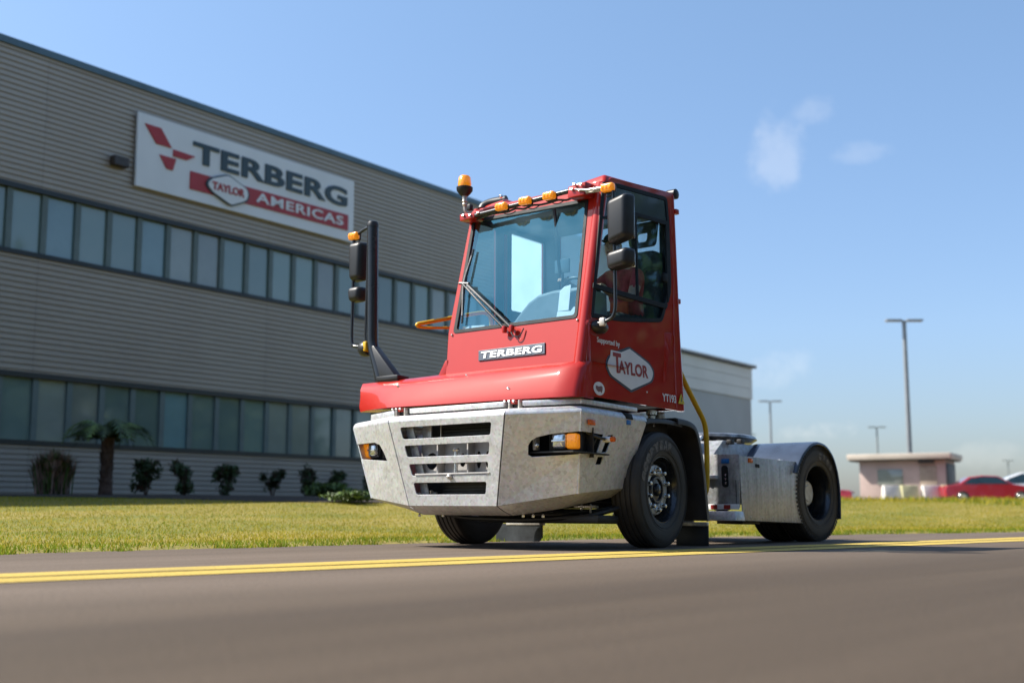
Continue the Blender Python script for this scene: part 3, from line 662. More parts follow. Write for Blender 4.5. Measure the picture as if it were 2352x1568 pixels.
def car(name, label, loc, rz, paint, L_=4.5, Wd=1.8, H_=1.42, long_hood=False):
    o = thing(name, label, 'car', loc, rz)
    # side profile, x forward
    pr = [(-2.2, .38), (-2.24, .70), (-2.15, .92), (-1.55, .98), (-1.0, 1.34), (-.35, H_), (.35, H_ - .03), (1.05, .98), (1.9, .86), (2.22, .70), (2.25, .40), (1.78, .30), (-1.75, .30)]
    k = L_ / 4.5; V = []; Fc = []; n = len(pr)
    ys = [-.90, -.84, -.6, 0, .6, .84, .90]
    for y in ys:
        a = abs(y)
        for (x, z) in pr:
            zz = z; yy = y
            if z > .98: yy = y * (1 - .28 * (z - .98) / .45)
            shr = 1 - .02 * (a > .86)
            V.append((x * k * shr, yy * Wd / 1.8, zz if a < .86 else .3 + (zz - .3) * .97))
    for j in range(len(ys) - 1):
        for i in range(n): Fc.append((j * n + i, j * n + (i + 1) % n, (j + 1) * n + (i + 1) % n, (j + 1) * n + i))
    Fc.append(tuple(range(n))[::-1]); Fc.append(tuple(range((len(ys) - 1) * n, len(ys) * n)))
    mk('body', V, Fc, paint, o, 40)
    for sgn in (-1, 1):
        w = Wd / 2
        plate('side_window', rpoly([(-1.32 * k, 1.0), (-.92 * k, 1.28), (-.3 * k, H_ - .06), (.3 * k, H_ - .08), (.88 * k, 1.0)], .03), [], .02, lambda u, v, q, sgn=sgn, w=w: (u, sgn * (w * (1 - .28 * (v - .98) / .45) + .004) + q, v), DGLASS, o)
        for x in (-1.38, 1.38):
            V, Fc = lathe_geo([(-.10, .18), (-.11, .30), (-.08, .33), (.08, .33), (.11, .30), (.10, .18)], 24); Fc.append(tuple(range(5, 24 * 6, 6)))
            wv = mk('wheel', [(q[1] + x * k, q[0] + sgn * (w - .09), q[2] + .33) for q in V], Fc, RUBBER, o, 35)
            V, Fc = lathe_geo([(0, .001), (.02, .05), (.012, .2), (0, .21)], 18)
            mk('wheel_disc', [(q[1] + x * k, sgn * (w + .015) + q[0] * sgn, q[2] + .33) for q in V], Fc, NUT, wv, 35)
    for sgn in (-1, 1): box('headlight', (2.14 * k, sgn * .62, .70), (.16, .36, .12), LAMPC, o, .03); box('tail_light', (-2.2 * k, sgn * .66, .80), (.08, .3, .14), DRED, o, .02)
    V = [(1.02 * k, -.66, 1.0), (1.02 * k, .66, 1.0), (.42 * k, .52, H_ - .05), (.42 * k, -.52, H_ - .05)]
    mk('windscreen', [Vector(v) + Vector((.012, 0, .014)) for v in V] + [Vector(v) + Vector((-.01, 0, -.01)) for v in V], [(0, 1, 2, 3), (7, 6, 5, 4), (0, 4, 5, 1), (1, 5, 6, 2), (2, 6, 7, 3), (3, 7, 4, 0)], DGLASS, o)
    return o
CARR = mat('red_car_paint', (.36, .012, .014), rough=.2, coat=1., var=.03, scale=1); CARW = mat('white_car_paint', (.72, .72, .72), rough=.2, coat=1., var=.03, scale=1)
cx1, cy1 = -15.2, 53.3
car('parked_car', 'red car parked side on right of the guard house', (cx1, cy1, zt(cx1, cy1) + .02), RA + math.radians(-8), CARR)
cx2, cy2 = -15.9, 61.2
car('parked_car', 'white car parked behind the red car at the right edge', (cx2, cy2, zt(cx2, cy2) + .18), RA + math.radians(-12), CARW, 4.9, 1.9, 1.6)
cx3, cy3 = -29.0, 62.0
car('parked_car', 'dark red car far off, left of the guard house', (cx3, cy3, zt(cx3, cy3)), RA + math.radians(160), CARR)
POLE = mat('grey_lamp_pole', (.26, .28, .29), rough=.5, metal=.3, var=.1, scale=1)
def lamp_post(label, x, y, h, r, heads=2, rz=None):
    z = zt(x, y); o = thing('lamp_post', label, 'lamp post', (x, y, z - .05), RA if rz is None else rz, 'lamp posts of the lot')
    V, Fc = tube_geo([(0, 0, 0), (0, 0, h * .5), (0, 0, h)], [r, r * .85, r * .7], 14); mk('pole', V, Fc, POLE, o, 40)
    V, Fc = lathe_geo([(0, r * 1.9), (.5, r * 1.8), (.55, r)], 16, 'Z'); mk('base', V, Fc, POLE, o, 35)
    for sg in ((-1, 1) if heads == 2 else (1,)):
        box('lamp_head', (sg * .62, 0, h + .02), (.95, .42, .13), POLE, o, .03); box('arm', (sg * .15, 0, h - .02), (.3, .1, .09), POLE, o, .01)
    return o
lamp_post('tall grey lamp post with a flat twin head behind the guard house', -22.3, 60.7, 10.9, .17)
lamp_post('faint twin lamp post right beside the warehouse', -50.0, 94.3, 9.9, .13)
lamp_post('distant lamp post between the warehouse and the tallest post', -57.7, 134.4, 9.8, .14)
lamp_post('farthest short looking lamp post at the right edge', -77.6, 237.2, 9.3, .16)
lamp_post('lamp post half hidden by the end of the warehouse', -82.3, 146.0, 10.4, .14)
# ------------------------------------------------------------------ the yard tractor
TR = thing('yard_tractor', 'red single seat yard tractor with galvanised bumper driving along the road', 'yard tractor', (0, 0, 0))
PITCH = 0.03
def yF(z): return -1.15 + .258 * (z - 1.546)
def sX(z): return 1.2 - .04 * (z - 1.25)
def FPm(o=0.): return lambda u, v, w: (u, yF(v) - o - w, v)
def SPm(o=0.): return lambda u, v, w: (sX(v) + o + w, u, v)
def V3(*a): return Vector(a)
# --- cab shell
XL = -.475
cab_front = plate('cab_front', [(-.40, 1.27), (1.13, 1.27), (1.115, 1.9), (1.07, 3.19), (XL + .01, 3.19), (XL + .01, 1.95), (-.42, 1.70), (-.40, 1.56)],
    [rpoly([(-.388, 1.950), (1.058, 1.949), (.972, 3.062), (-.418, 3.085)], .035)], .03, FPm(-.015), RED, TR, .004)
plate('windscreen_seal', rpoly([(-.40, 1.938), (1.07, 1.937), (.983, 3.072), (-.43, 3.097)], .04), [rpoly([(-.362, 1.972), (1.034, 1.971), (.952, 3.038), (-.393, 3.062)], .03)], .012, FPm(.0), SEAL, TR, .002)
plate('windscreen', rpoly([(-.37, 1.964), (1.042, 1.963), (.96, 3.046), (-.401, 3.07)], .03), [], .006, FPm(-.012), WSGLASS, TR)
for sgn, nm in ((1, 0), (-1, 1)):
    pts = []
    for z in (1.27, 1.6, 2.0, 2.4, 2.8, 3.1, 3.2):
        x = sX(z) - .053 if sgn == 1 else (XL + .045 if z > 1.9 else XL + .045 + .07 * (1.95 - z) / .4)
        pts.append((x, yF(z) + .050, z))
    tube('front_pillar', pts, .058 if sgn == 1 else .048, RED, TR, 0, 20)
# near side wall with its glazed opening
WIN = [(-.735, 3.205), (-.50, 3.240), (.29, 3.292), (.306, 3.03), (.284, 2.40), (.180, 2.21), (.100, 2.055), (-.52, 1.968), (-1.0, 1.940)]
WINr = rpoly(WIN, [.03, .03, .05, .05, .10, .06, .06, .2, .03])
def inset(poly, d):
    N = len(poly); out = []; ar = sum(poly[i - 1][0] * poly[i][1] - poly[i][0] * poly[i - 1][1] for i in range(N)); sg = 1 if ar > 0 else -1
    for i in range(N):
        a, b, c = Vector(poly[i - 1]), Vector(poly[i]), Vector(poly[(i + 1) % N])
        e1 = (b - a).normalized() if (b - a).length > 1e-6 else (c - b).normalized(); e2 = (c - b).normalized() if (c - b).length > 1e-6 else e1
        n1 = Vector((-e1.y, e1.x)) * sg; n2 = Vector((-e2.y, e2.x)) * sg; n = (n1 + n2); n = n.normalized() if n.length > 1e-6 else n1
        out.append(tuple(b + n * d / max(.5, n.dot(n1))))
    return out
side = plate('cab_side', rpoly([(-1.165, 1.262), (.37, 1.255), (.40, 1.28), (.395, 2.0), (.415, 3.36), (-.62, 3.275), (-.665, 3.20), (-.745, 2.9), (-1.0, 1.93), (-1.095, 1.55)], [.01, .02, 0, 0, .03, .05, 0, 0, 0, 0]), [WINr], .03, SPm(-.015), RED2, TR, .005)
plate('side_window_frame', WINr, [inset(WINr, .035)], .02, SPm(-.004), SEAL, TR, .003)
plate('side_window_glass', inset(WINr, .02), [], .006, SPm(-.02), SGLASS, TR)
plate('upper_dark_panel', [(-.715, 3.19), (-.50, 3.225), (.27, 3.275), (.285, 3.055), (-.26, 3.02), (-.80, 2.86)], [], .012, SPm(-.008), DGLASS, TR, .002)
plate('window_top_bar', [(-.80, 2.845), (-.26, 2.99), (.285, 3.01), (.285, 3.055), (-.26, 3.025), (-.80, 2.868)], [], .02, SPm(.0), SEAL, TR, .003)
plate('window_rail', [(-.955, 2.205), (.17, 2.192), (.205, 2.24), (-.945, 2.250)], [], .024, SPm(.0), SEAL, TR, .003)
plate('window_divider', [(-.290, 2.245), (-.266, 2.245), (-.243, 3.0), (-.267, 3.0)], [], .022, SPm(.0), SEAL, TR, .003)
plate('window_rear_frame', [(.215, 2.26), (.262, 2.36), (.285, 2.9), (.285, 3.02), (.235, 3.02), (.20, 2.26)], [], .022, SPm(.0), SEAL, TR, .003)
box('window_latch', (sX(2.49) + .01, .165, 2.488), (.03, .08, .085), SEAL, TR, .008)
# pressed crease, edge folds and rear edge of the side wall
hexa('door_rib', [(sX(1.5) - .001, .072, 1.50), (sX(1.5) - .001, .088, 1.50), (sX(1.97) - .001, .228, 1.972), (sX(1.97) - .001, .13, 1.968), (sX(1.5) + .004, .076, 1.503), (sX(1.5) + .02, .084, 1.503), (sX(1.97) + .022, .222, 1.967), (sX(1.97) + .003, .14, 1.963)], RED2, TR, .004)
tube('side_fold', [(sX(1.27) + .002, -1.04, 1.27), (sX(1.55) + .002, -1.04, 1.55), (sX(1.9) + .002, -1.03, 1.9)], .010, RED2, TR, 0, 8)
tube('rear_corner', [(sX(1.26) - .03, .382, 1.258), (sX(2) - .03, .376, 2.0), (sX(3.3) - .03, .395, 3.33)], .036, RED2, TR, 0, 14)
tube('rear_fold', [(sX(1.27) + .001, .268, 1.27), (sX(1.7) + .001, .275, 1.7), (sX(2.03) + .001, .284, 2.06), (sX(2.4) + .001, .318, 2.4), (sX(3.2) + .001, .335, 3.2)], .006, RED2, TR, 0, 8)
for z in (2.31, 3.18): box('rear_hinge', (1.12, .435, z), (.05, .06, .05), RED2, TR, .01)
lathe('rear_work_lamp', [(0, .001), (0, .05), (.09, .05), (.10, .03), (.10, .001)], BLACK, TR, 18, 'X', (1.03, .45, 3.36))
# rear wall, far wall with door glass, floor, roof
plate('cab_rear', [(XL, 1.27), (1.16, 1.27), (1.09, 3.3), (XL, 3.25)], [rpoly([(-.25, 2.27), (1.0, 2.27), (1.0, 3.19), (-.25, 3.20)], .10)], .03, lambda u, v, w: (u, .385 + w, v), RED2, TR, .003)
plate('rear_window', rpoly([(-.26, 2.26), (1.01, 2.26), (1.01, 3.2), (-.26, 3.21)], .10), [], .006, lambda u, v, w: (u, .385 + w, v), REARG, TR)
plate('rear_lining', [(XL + .02, 1.5), (1.13, 1.5), (1.08, 3.24), (XL + .02, 3.22)], [rpoly([(-.24, 2.28), (.99, 2.28), (.99, 3.18), (-.24, 3.19)], .10)], .02, lambda u, v, w: (u, .352 + w, v), TRIM, TR)
FQ = [(-.93, 1.97), (-.39, 1.97), (-.385, 3.10), (-.66, 3.10)]; FD = [(-.20, 2.28), (.33, 2.29), (.335, 3.08), (-.195, 3.087)]
plate('cab_far_side', [(-1.09, 1.56), (.39, 1.27), (.40, 3.24), (-.66, 3.2)], [rpoly(FQ, .03), rpoly(FD, .02)], .03, lambda u, v, w: (XL + .015 + w, u, v), RED2, TR, .003)
plate('far_quarter_glass', rpoly(FQ, .02), [], .006, lambda u, v, w: (XL + .01 + w, u, v), SGLASS, TR)
plate('far_door_glass', rpoly(FD, .02), [], .006, lambda u, v, w: (XL + .01 + w, u, v), MILKG, TR)
plate('far_lining', [(-1.04, 1.6), (.33, 1.5), (.34, 3.2), (-.66, 3.18)], [rpoly([(-.90, 2.0), (-.42, 2.0), (-.42, 3.07), (-.66, 3.07)], .03), rpoly(inset(FD, .012), .02)], .012, lambda u, v, w: (XL + .045 + w, u, v), TRIM, TR)
for y in (-.285, .362): plate('inner_red_strip', [(y - .02, 1.9), (y + .02, 1.9), (y + .02, 3.04), (y - .02, 3.04)], [], .008, lambda u, v, w: (XL + .06 + w, u, v), RED2, TR)
box('cab_floor', (.35, -.35, 1.44), (1.55, 1.4, .30), TRIM, TR, .01); box('roof_lining', (.32, -.16, 3.14), (1.5, 1.06, .05), TRIM, TR, .01)
roof = hexa('roof', [(XL, -.705, 3.17), (1.115, -.71, 3.17), (1.125, .41, 3.22), (XL, .41, 3.20), (XL + .03, -.70, 3.215), (1.07, -.70, 3.222), (1.09, .40, 3.27), (XL + .03, .40, 3.24)], RED, TR, .035, 4)
hexa('roof_ridge', [(.70, -.69, 3.205), (1.13, -.71, 3.20), (1.13, .42, 3.26), (.80, .40, 3.25), (.86, -.64, 3.285), (1.085, -.655, 3.305), (1.075, .40, 3.375), (.92, .39, 3.36)], RED, TR, .035, 4)
hexa('roof_ridge', [(XL - .005, -.66, 3.20), (-.02, -.69, 3.20), (-.1, .38, 3.23), (XL - .005, .40, 3.23), (XL + .06, -.60, 3.27), (-.12, -.63, 3.285), (-.16, .36, 3.30), (XL + .06, .36, 3.30)], RED, TR, .03, 3)
tube('roof_air_duct', [(XL + .05, -.62, 3.22), (XL + .05, -.60, 3.26), (XL + .12, -.56, 3.29), (-.2, -.52, 3.30)], .05, BLACK, TR, .04, 12)
box('roof_fastener', (-.15, -.66, 3.30), (.035, .03, .03), CHROME, TR, .006)
# --- roof front: light rail, lamps, rods, beacon
tube('light_rail', [(-.36, -.87, 3.085), (.86, -.87, 3.135)], .022, BLACKG, TR, 0, 10)
tube('rail_cable', [(-.3, -.84, 3.06)] + [(x, -.845, 3.075 + .012 * math.sin(x * 37)) for x in [-.1 + .1 * i for i in range(10)]] + [(.95, -.80, 3.11)], .010, BLACK, TR, .02, 6)
hexa('rail_bracket', [(-.47, -.90, 3.055), (-.28, -.90, 3.06), (-.28, -.74, 3.06), (-.47, -.74, 3.055), (-.47, -.90, 3.125), (-.28, -.89, 3.115), (-.28, -.74, 3.14), (-.47, -.74, 3.15)], RED, TR, .012)
hexa('rail_bracket', [(.85, -.90, 3.06), (1.04, -.90, 3.06), (1.04, -.74, 3.06), (.85, -.74, 3.06), (.85, -.89, 3.17), (1.04, -.88, 3.19), (1.04, -.72, 3.19), (.85, -.72, 3.17)], RED, TR, .012)
for q in [(-.33, -.905, 3.09), (-.24, -.895, 3.10), (.90, -.905, 3.13), (.98, -.9, 3.11), (-.42, -.905, 3.10), (1.0, -.905, 3.16), (.93, -.905, 3.17)]: lathe('bracket_bolt', [(0, .001), (0, .014), (.016, .013), (.02, .001)], NUT, TR, 8, 'X', q)
def marker_lamp(c, s=(.13, .06, .072)):
    o = box('marker_lamp', c, s, AMBER, TR, .018, None, 3)
    for k in (-1, 0, 1):
        V, Fc = lathe_geo([(0.012, .001), (.010, .012), (.0, .019), (-.012, .019)], 12); mk('lens_cell', [(c[0] + k * s[0] * .3 + q[1], c[1] - s[1] / 2 - q[0] + .002, c[2] + q[2]) for q in V], Fc, AMBER, o, 40)
    box('lamp_base', (c[0], c[1] + .035, c[2] - .01), (s[0] * .9, .03, s[2] * .8), BLACK, o, .006)
    return o
for x, z in ((.073, 3.110), (.362, 3.117), (.648, 3.116)):
    o = marker_lamp((x, -.905, z)); tube('lamp_cable', [(x + .02, -.89, z - .03), (x + .03, -.90, z - .075), (x + .09, -.88, z - .085), (x + .13, -.85, z - .05)], .005, BLACK, o, .03, 6)
o = marker_lamp((1.335, -.95, 3.063)); tube('lamp_cable', [(1.30, -.93, 3.03), (1.31, -.95, 2.985), (1.36, -.94, 2.985), (1.39, -.92, 3.03)], .005, BLACK, o, .03, 6)
tube('mirror_rod', [(.93, -.88, 3.13), (1.10, -.93, 3.085), (1.29, -.94, 3.075)], .014, NUT, TR, .02, 10)
tube('mirror_rod', [(1.05, -.88, 3.085), (1.22, -.92, 3.06), (1.30, -.94, 3.06)], .010, STEEL, TR, .02, 8)
bx = -.44; by = -.86
b1 = lathe('beacon', [(3.395, .001), (3.395, .062), (3.42, .066), (3.49, .058), (3.505, .045), (3.508, .001)], AMBER, TR, 28, 'Z', (bx, by, 0))
lathe('beacon_base', [(3.305, .03), (3.325, .052), (3.36, .078), (3.392, .080), (3.398, .068), (3.398, .001)], BLACK, b1, 28, 'Z', (bx, by, 0))
lathe('beacon_stem', [(3.20, .001), (3.20, .014), (3.225, .024), (3.24, .016), (3.255, .026), (3.27, .020), (3.31, .026)], STEEL, b1, 16, 'Z', (bx, by, 0))
tube('beacon_bracket', [(bx, by, 3.205), (bx + .005, by, 3.15), (bx + .06, by + .06, 3.11)], .014, STEEL, b1, .03, 8); box('beacon_clamp', (bx + .05, by + .02, 3.19), (.05, .05, .06), BLACK, b1, .01)
# --- near mirrors
def mirror_head(name, x0, x1, y, z0, z1, depth, taper=.86, tilt=0.):
    bm = bmesh.new(); r = bmesh.ops.create_cube(bm, size=1)
    for v in r['verts']:
        k = 1 if v.co.z > 0 else taper
        front = v.co.y < 0
        v.co = Vector(((x0 + x1) / 2 + v.co.x * (x1 - x0) * k * (.80 if front else 1), y + v.co.y * depth * (.9 if front else 1), (z0 + z1) / 2 + v.co.z * (z1 - z0) * (.93 if front else 1) + tilt * v.co.x))
    bmesh.ops.bevel(bm, geom=bm.edges[:], offset=min(.045, depth * .36), segments=5, profile=.5, affect='EDGES', clamp_overlap=True)
    o = from_bm(name, bm, BLACK, TR, 50)
    box('mirror_glass', ((x0 + x1) / 2, y + depth / 2 + .001, (z0 + z1) / 2), ((x1 - x0) * .78, .006, (z1 - z0) * .8), CHROME, o, .02)
    return o
mirror_head('mirror_housing', 1.332, 1.588, -.95, 2.562, 2.968, .15, .93, .05)
mirror_head('mirror_housing', 1.318, 1.590, -.95, 2.335, 2.500, .15, .90, .03)
tube('mirror_arm', [(1.385, -.94, 3.03), (1.392, -.94, 2.55), (1.398, -.945, 2.0), (1.375, -.95, 1.925), (1.30, -.96, 1.895), (1.22, -.965, 1.885)], .0155, BLACKG, TR, .07, 12)
V, Fc = lathe_geo([(-.02, .001), (-.02, .085), (.03, .082), (.06, .06), (.075, .03), (.078, .001)], 24)
mk('mirror_base', [(sX(1.87) + q[0], -.90 + q[1] * 1.25, 1.868 + q[2] * .72) for q in V], Fc, BLACK, TR, 40)
V, Fc = lathe_geo([(-.01, .001), (-.01, .11), (.004, .10), (.006, .001)], 24); mk('mirror_base_pad', [(sX(1.86) + q[0], -.955 + q[1], 1.862 + q[2] * .75) for q in V], Fc, DRED, TR, 40)
box('arm_clamp', (1.275, -.96, 1.895), (.06, .045, .075), STEEL, TR, .015)
# --- far mirror post on the nose
tube('mirror_post', [(-1.29, -1.12, 1.53), (-1.31, -1.12, 1.60), (-1.445, -1.10, 1.90), (-1.452, -1.10, 2.0), (-1.472, -1.10, 3.12)], .056, BLACKG, TR, .10, 18)
lathe('post_cap', [(3.11, .058), (3.13, .060), (3.16, .05), (3.17, .03), (3.172, .001)], BLACK, TR, 18, 'Z', (-1.472, -1.10, 0))
hexa('post_foot', [(-1.33, -1.17, 1.52), (-1.00, -1.17, 1.52), (-1.00, -1.06, 1.52), (-1.33, -1.06, 1.52), (-1.47, -1.15, 1.90), (-1.385, -1.15, 1.90), (-1.385, -1.06, 1.90), (-1.47, -1.06, 1.90)], BLACK, TR, .012)
box('foot_gusset', (-1.16, -1.10, 1.56), (.30, .16, .05), BLACK, TR, .01); tube('post_cable', [(-1.525, -1.11, 3.1), (-1.535, -1.11, 2.5), (-1.545, -1.11, 2.0), (-1.53, -1.11, 1.92)], .012, BLACK, TR, .03, 8)
tube('mirror_rod', [(-1.50, -1.1, 3.12), (-1.60, -1.1, 3.105), (-1.70, -1.1, 3.065)], .016, BLACKG, TR, .04, 10)
o = marker_lamp((-1.742, -1.11, 3.054), (.125, .06, .075)); tube('lamp_cable', [(-1.76, -1.10, 3.02), (-1.74, -1.11, 2.97), (-1.67, -1.10, 2.98), (-1.65, -1.1, 3.07)], .006, BLACK, o, .03, 6)
mirror_head('mirror_housing', -1.795, -1.575, -1.10, 2.582, 2.985, .15, .86, .0)
mirror_head('mirror_housing', -1.80, -1.585, -1.10, 2.372, 2.525, .15, .86, .0)
tube('mirror_arm', [(-1.748, -1.1, 3.03), (-1.752, -1.1, 2.5), (-1.76, -1.1, 2.0), (-1.745, -1.1, 1.935), (-1.68, -1.1, 1.92), (-1.60, -1.1, 1.91)], .0165, BLACKG, TR, .07, 12)
V, Fc = lathe_geo([(-.07, .001), (-.065, .04), (-.03, .07), (.03, .078), (.06, .07), (.06, .001)], 20); mk('mirror_base', [(-1.56 + q[0], -1.10 + q[1], 1.885 + q[2]) for q in V], Fc, BLACK, TR, 40)
box('arm_clamp', (-1.50, -1.12, 1.90), (.05, .10, .10), YEL, TR, .015)
# --- wipers
def fp(x, z, o=.03): return (x, yF(z) - o, z)
tube('wiper_arm', [fp(.285, 1.915, .05), fp(.05, 2.10, .06), fp(-.365, 2.43, .05)], .012, BLACKG, TR, 0, 8)
tube('wiper_arm', [fp(.372, 1.912, .05), fp(.1, 2.12, .06), fp(-.285, 2.40, .05)], .014, BLACKG, TR, 0, 8)
tube('wiper_link', [fp(-.395, 2.43, .05), fp(-.27, 2.41, .05)], .014, BLACKG, TR, 0, 8)
tube('wiper_blade', [fp(-.321, 2.765, .022), fp(-.345, 2.43, .035), fp(-.288, 2.03, .022)], .011, BLACK, TR, .1, 8); tube('wiper_blade_spine', [fp(-.325, 2.70, .032), fp(-.352, 2.43, .05), fp(-.297, 2.10, .032)], .007, STEEL, TR, .1, 6)
for x in (.285, .372): lathe('wiper_pivot', [(1.875, .001), (1.875, .02), (1.92, .026), (1.935, .02), (1.94, .001)], RED, TR, 14, 'Z', (x, yF(1.9) - .045, 0)); 
tube('washer_hose', [fp(.36, 1.90, .05), fp(.40, 1.83, .05), fp(.47, 1.82, .03), fp(.49, 1.90, .02)], .006, BLACK, TR, .04, 6)
for q in [(-.41, 1.925), (1.075, 1.918), (.99, 3.09), (-.435, 3.105)]: lathe('body_screw', [(0, .001), (0, .012), (.006, .012), (.010, .008), (.010, .001)], NUT, TR, 10, 'X', (q[0], yF(q[1]) - .004, q[1]))
# --- name plate and side graphics
np_ = plate('name_plate', [(0.0, 1.640), (.779, 1.642), (.757, 1.744), (-.022, 1.738)], [], .012, FPm(.006), NAVY, TR, .003)
letters('name_lettering', 'TERBERG', fp(.022, 1.658, .012), (1, 0, 0), (-.028, .25, .968), WHITE, np_, .72, .068, .006, .032, 1.05, (0, -1, 0))
def sp(y, z, o=.002): return (sX(z) + o, y, z)
HEX = [(-.729, 1.692), (-.576, 1.691), (-.446, 1.738), (-.154, 1.637), (-.100, 1.582), (-.099, 1.541), (-.135, 1.483), (-.449, 1.372), (-.745, 1.473), (-.788, 1.542), (-.782, 1.582), (-.742, 1.636)]
HEXO = [(-.60, 1.707), (-.446, 1.758), (-.145, 1.655), (-.075, 1.59), (-.075, 1.535), (-.112, 1.475), (-.449, 1.348), (-.765, 1.46), (-.812, 1.535), (-.806, 1.588), (-.765, 1.64)]
plate('badge_border', rpoly(HEXO, .02), [], .003, SPm(.0025), NAVY, TR)
plate('badge', rpoly(HEX, [.004, .004, .006, .05, .04, .04, .04, .006, .05, .05, .04, .004]), [], .003, SPm(.0055), WHITE, TR)
letters('badge_initial', 'T', sp(-.706, 1.499, .008), (0, 1, 0), (-.04, 0, 1), DRED, TR, .118, .178, .002, .03, 1, (1, 0, 0))
letters('badge_lettering', 'AYLOR', sp(-.632, 1.501, .008), (0, 1, 0), (-.04, 0, 1), DRED, TR, .452, .114, .002, .03, 1.02, (1, 0, 0))
letters('side_lettering', 'Supported by', sp(-.921, 1.722, .002), (0, 1, 0), (-.04, 0, 1), WHITE, TR, .332, .062, .002, .02, 1, (1, 0, 0))
letters('side_number', 'YT193', sp(.040, 1.320, .002), (0, 1, 0), (-.04, 0, 1), WHITE, TR, .225, .073, .002, .02, .95, (1, 0, 0))
def circ(cy, cz, ry, rz, n=32): return [(cy + ry * math.cos(2 * math.pi * i / n), cz + rz * math.sin(2 * math.pi * i / n)) for i in range(n)]
plate('round_sticker', circ(-.92, 1.335, .078, .058), [], .002, SPm(.002), WHITE, TR)
plate('map_emblem', [(-.965, 1.358), (-.925, 1.352), (-.89, 1.360), (-.872, 1.352), (-.875, 1.325), (-.885, 1.308), (-.892, 1.298), (-.902, 1.312), (-.93, 1.306), (-.955, 1.318), (-.968, 1.338)], [], .002, SPm(.004), mat('sticker_maroon', (.22, .10, .09), rough=.5, var=.3, scale=80), TR)
tri = plate('warning_triangle', rpoly([(.288, 1.322), (.397, 1.322), (.343, 1.420)], .008), [], .002, SPm(.0095), YSTK, TR)
plate('warning_mark', [(.335, 1.343), (.351, 1.343), (.349, 1.385), (.338, 1.385)], [], .001, SPm(.0115), NAVY, tri)
lathe('side_plug', [(0, .001), (0, .009), (.004, .008), (.005, .001)], WHITE, TR, 10, 'X', sp(-.20, 1.378, 0))
# --- yellow grab rail on the far side deck, seen past and through the cab
tube('grab_rail', [(-.96, -.95, 2.075), (-.96, -.98, 2.092), (-.93, -.90, 2.115), (-.86, -.35, 2.27), (-.80, -.16, 2.32), (-.76, -.12, 2.27), (-.74, -.13, 2.14), (-.74, -.13, 1.55)], .020, YEL, TR, .08, 12)
tube('grab_rail', [(-.96, -.95, 2.072), (-.93, -.86, 2.072), (-.9, -.5, 2.12), (-.80, -.2, 2.14)], .014, YEL, TR, .05, 10)
# --- nose (front cowl)
ST = [((-1.455, -1.243, 1.243), (-1.47, -1.232, 1.385), (-1.475, -1.20, 1.522)), ((-1.30, -1.31, 1.243), (-1.31, -1.268, 1.40), (-1.30, -1.175, 1.527)), ((-1.08, -1.362, 1.243), (-1.08, -1.272, 1.425), (-1.08, -1.156, 1.533)),
      ((-.90, -1.385, 1.243), (-.90, -1.268, 1.44), (-.90, -1.15, 1.537)), ((-.37, -1.368, 1.24), (-.37, -1.268, 1.44), (-.37, -1.148, 1.546)), ((.4, -1.335, 1.238), (.4, -1.25, 1.42), (.4, -1.148, 1.549)),
      ((.98, -1.298, 1.236), (.98, -1.232, 1.40), (.98, -1.148, 1.549)), ((1.19, -1.282, 1.236), (1.178, -1.226, 1.40), (1.165, -1.150, 1.549))]
V = []; Fc = []
nst = len(ST)
for (b, m_, t) in ST:
    b, m_, t = Vector(b), Vector(m_), Vector(t)
    pr = [b + Vector((0, .25, .015)), b + Vector((0, .012, -.004)), b, b + (m_ - b) * .35 + Vector((0, -.012, 0)), m_, m_ + (t - m_) * .5 + Vector((0, -.014, .006)), t, t + Vector((0, .03, .006)), t + Vector((0, .6, .008))]
    V += pr
np2 = 9
for i in range(nst - 1):
    for j in range(np2 - 1): Fc.append((i * np2 + j, (i + 1) * np2 + j, (i + 1) * np2 + j + 1, i * np2 + j + 1))
Fc.append(tuple(range(np2)))
# right end: facet turned to the side
L = (nst - 1) * np2; e0 = len(V)
for j in range(np2):
    p = Vector(V[L + j]); V.append(p + Vector((.045, .055, 0)))
for j in range(np2):
    p = Vector(V[L + j]); V.append(Vector((sX(p.z) + .022, -1.03 if j not in (0, 8) else max(-1.03, p.y), p.z)))
for k, (a, b) in enumerate(((L, e0), (e0, e0 + np2))):
    for j in range(np2 - 1): Fc.append((a + j, b + j, b + j + 1, a + j + 1))
mk('nose_cowl', V, Fc, RED, TR, 50)
hexa('cowl_fin', [(-.50, -1.14, 1.545), (-.39, -1.14, 1.545), (-.39, -1.12, 1.545), (-.50, -1.12, 1.545), (-.425, -1.125, 1.68), (-.40, -1.125, 1.68), (-.40, -1.10, 1.68), (-.425, -1.10, 1.68)], RED, TR, .003)
for q in [(-.91, -1.258, 1.452), (-.08, -1.20, 1.50), (.496, -1.29, 1.34)]:
    V, Fc = lathe_geo([(0, .001), (0, .017), (.006, .017), (.012, .010), (.013, .001)], 14)
    mk('cowl_bolt', [(q[0] + v[1], q[1] - v[0] - v[2] * .5, q[2] + v[2] * .85) for v in V], Fc, CHROME, TR, 40)
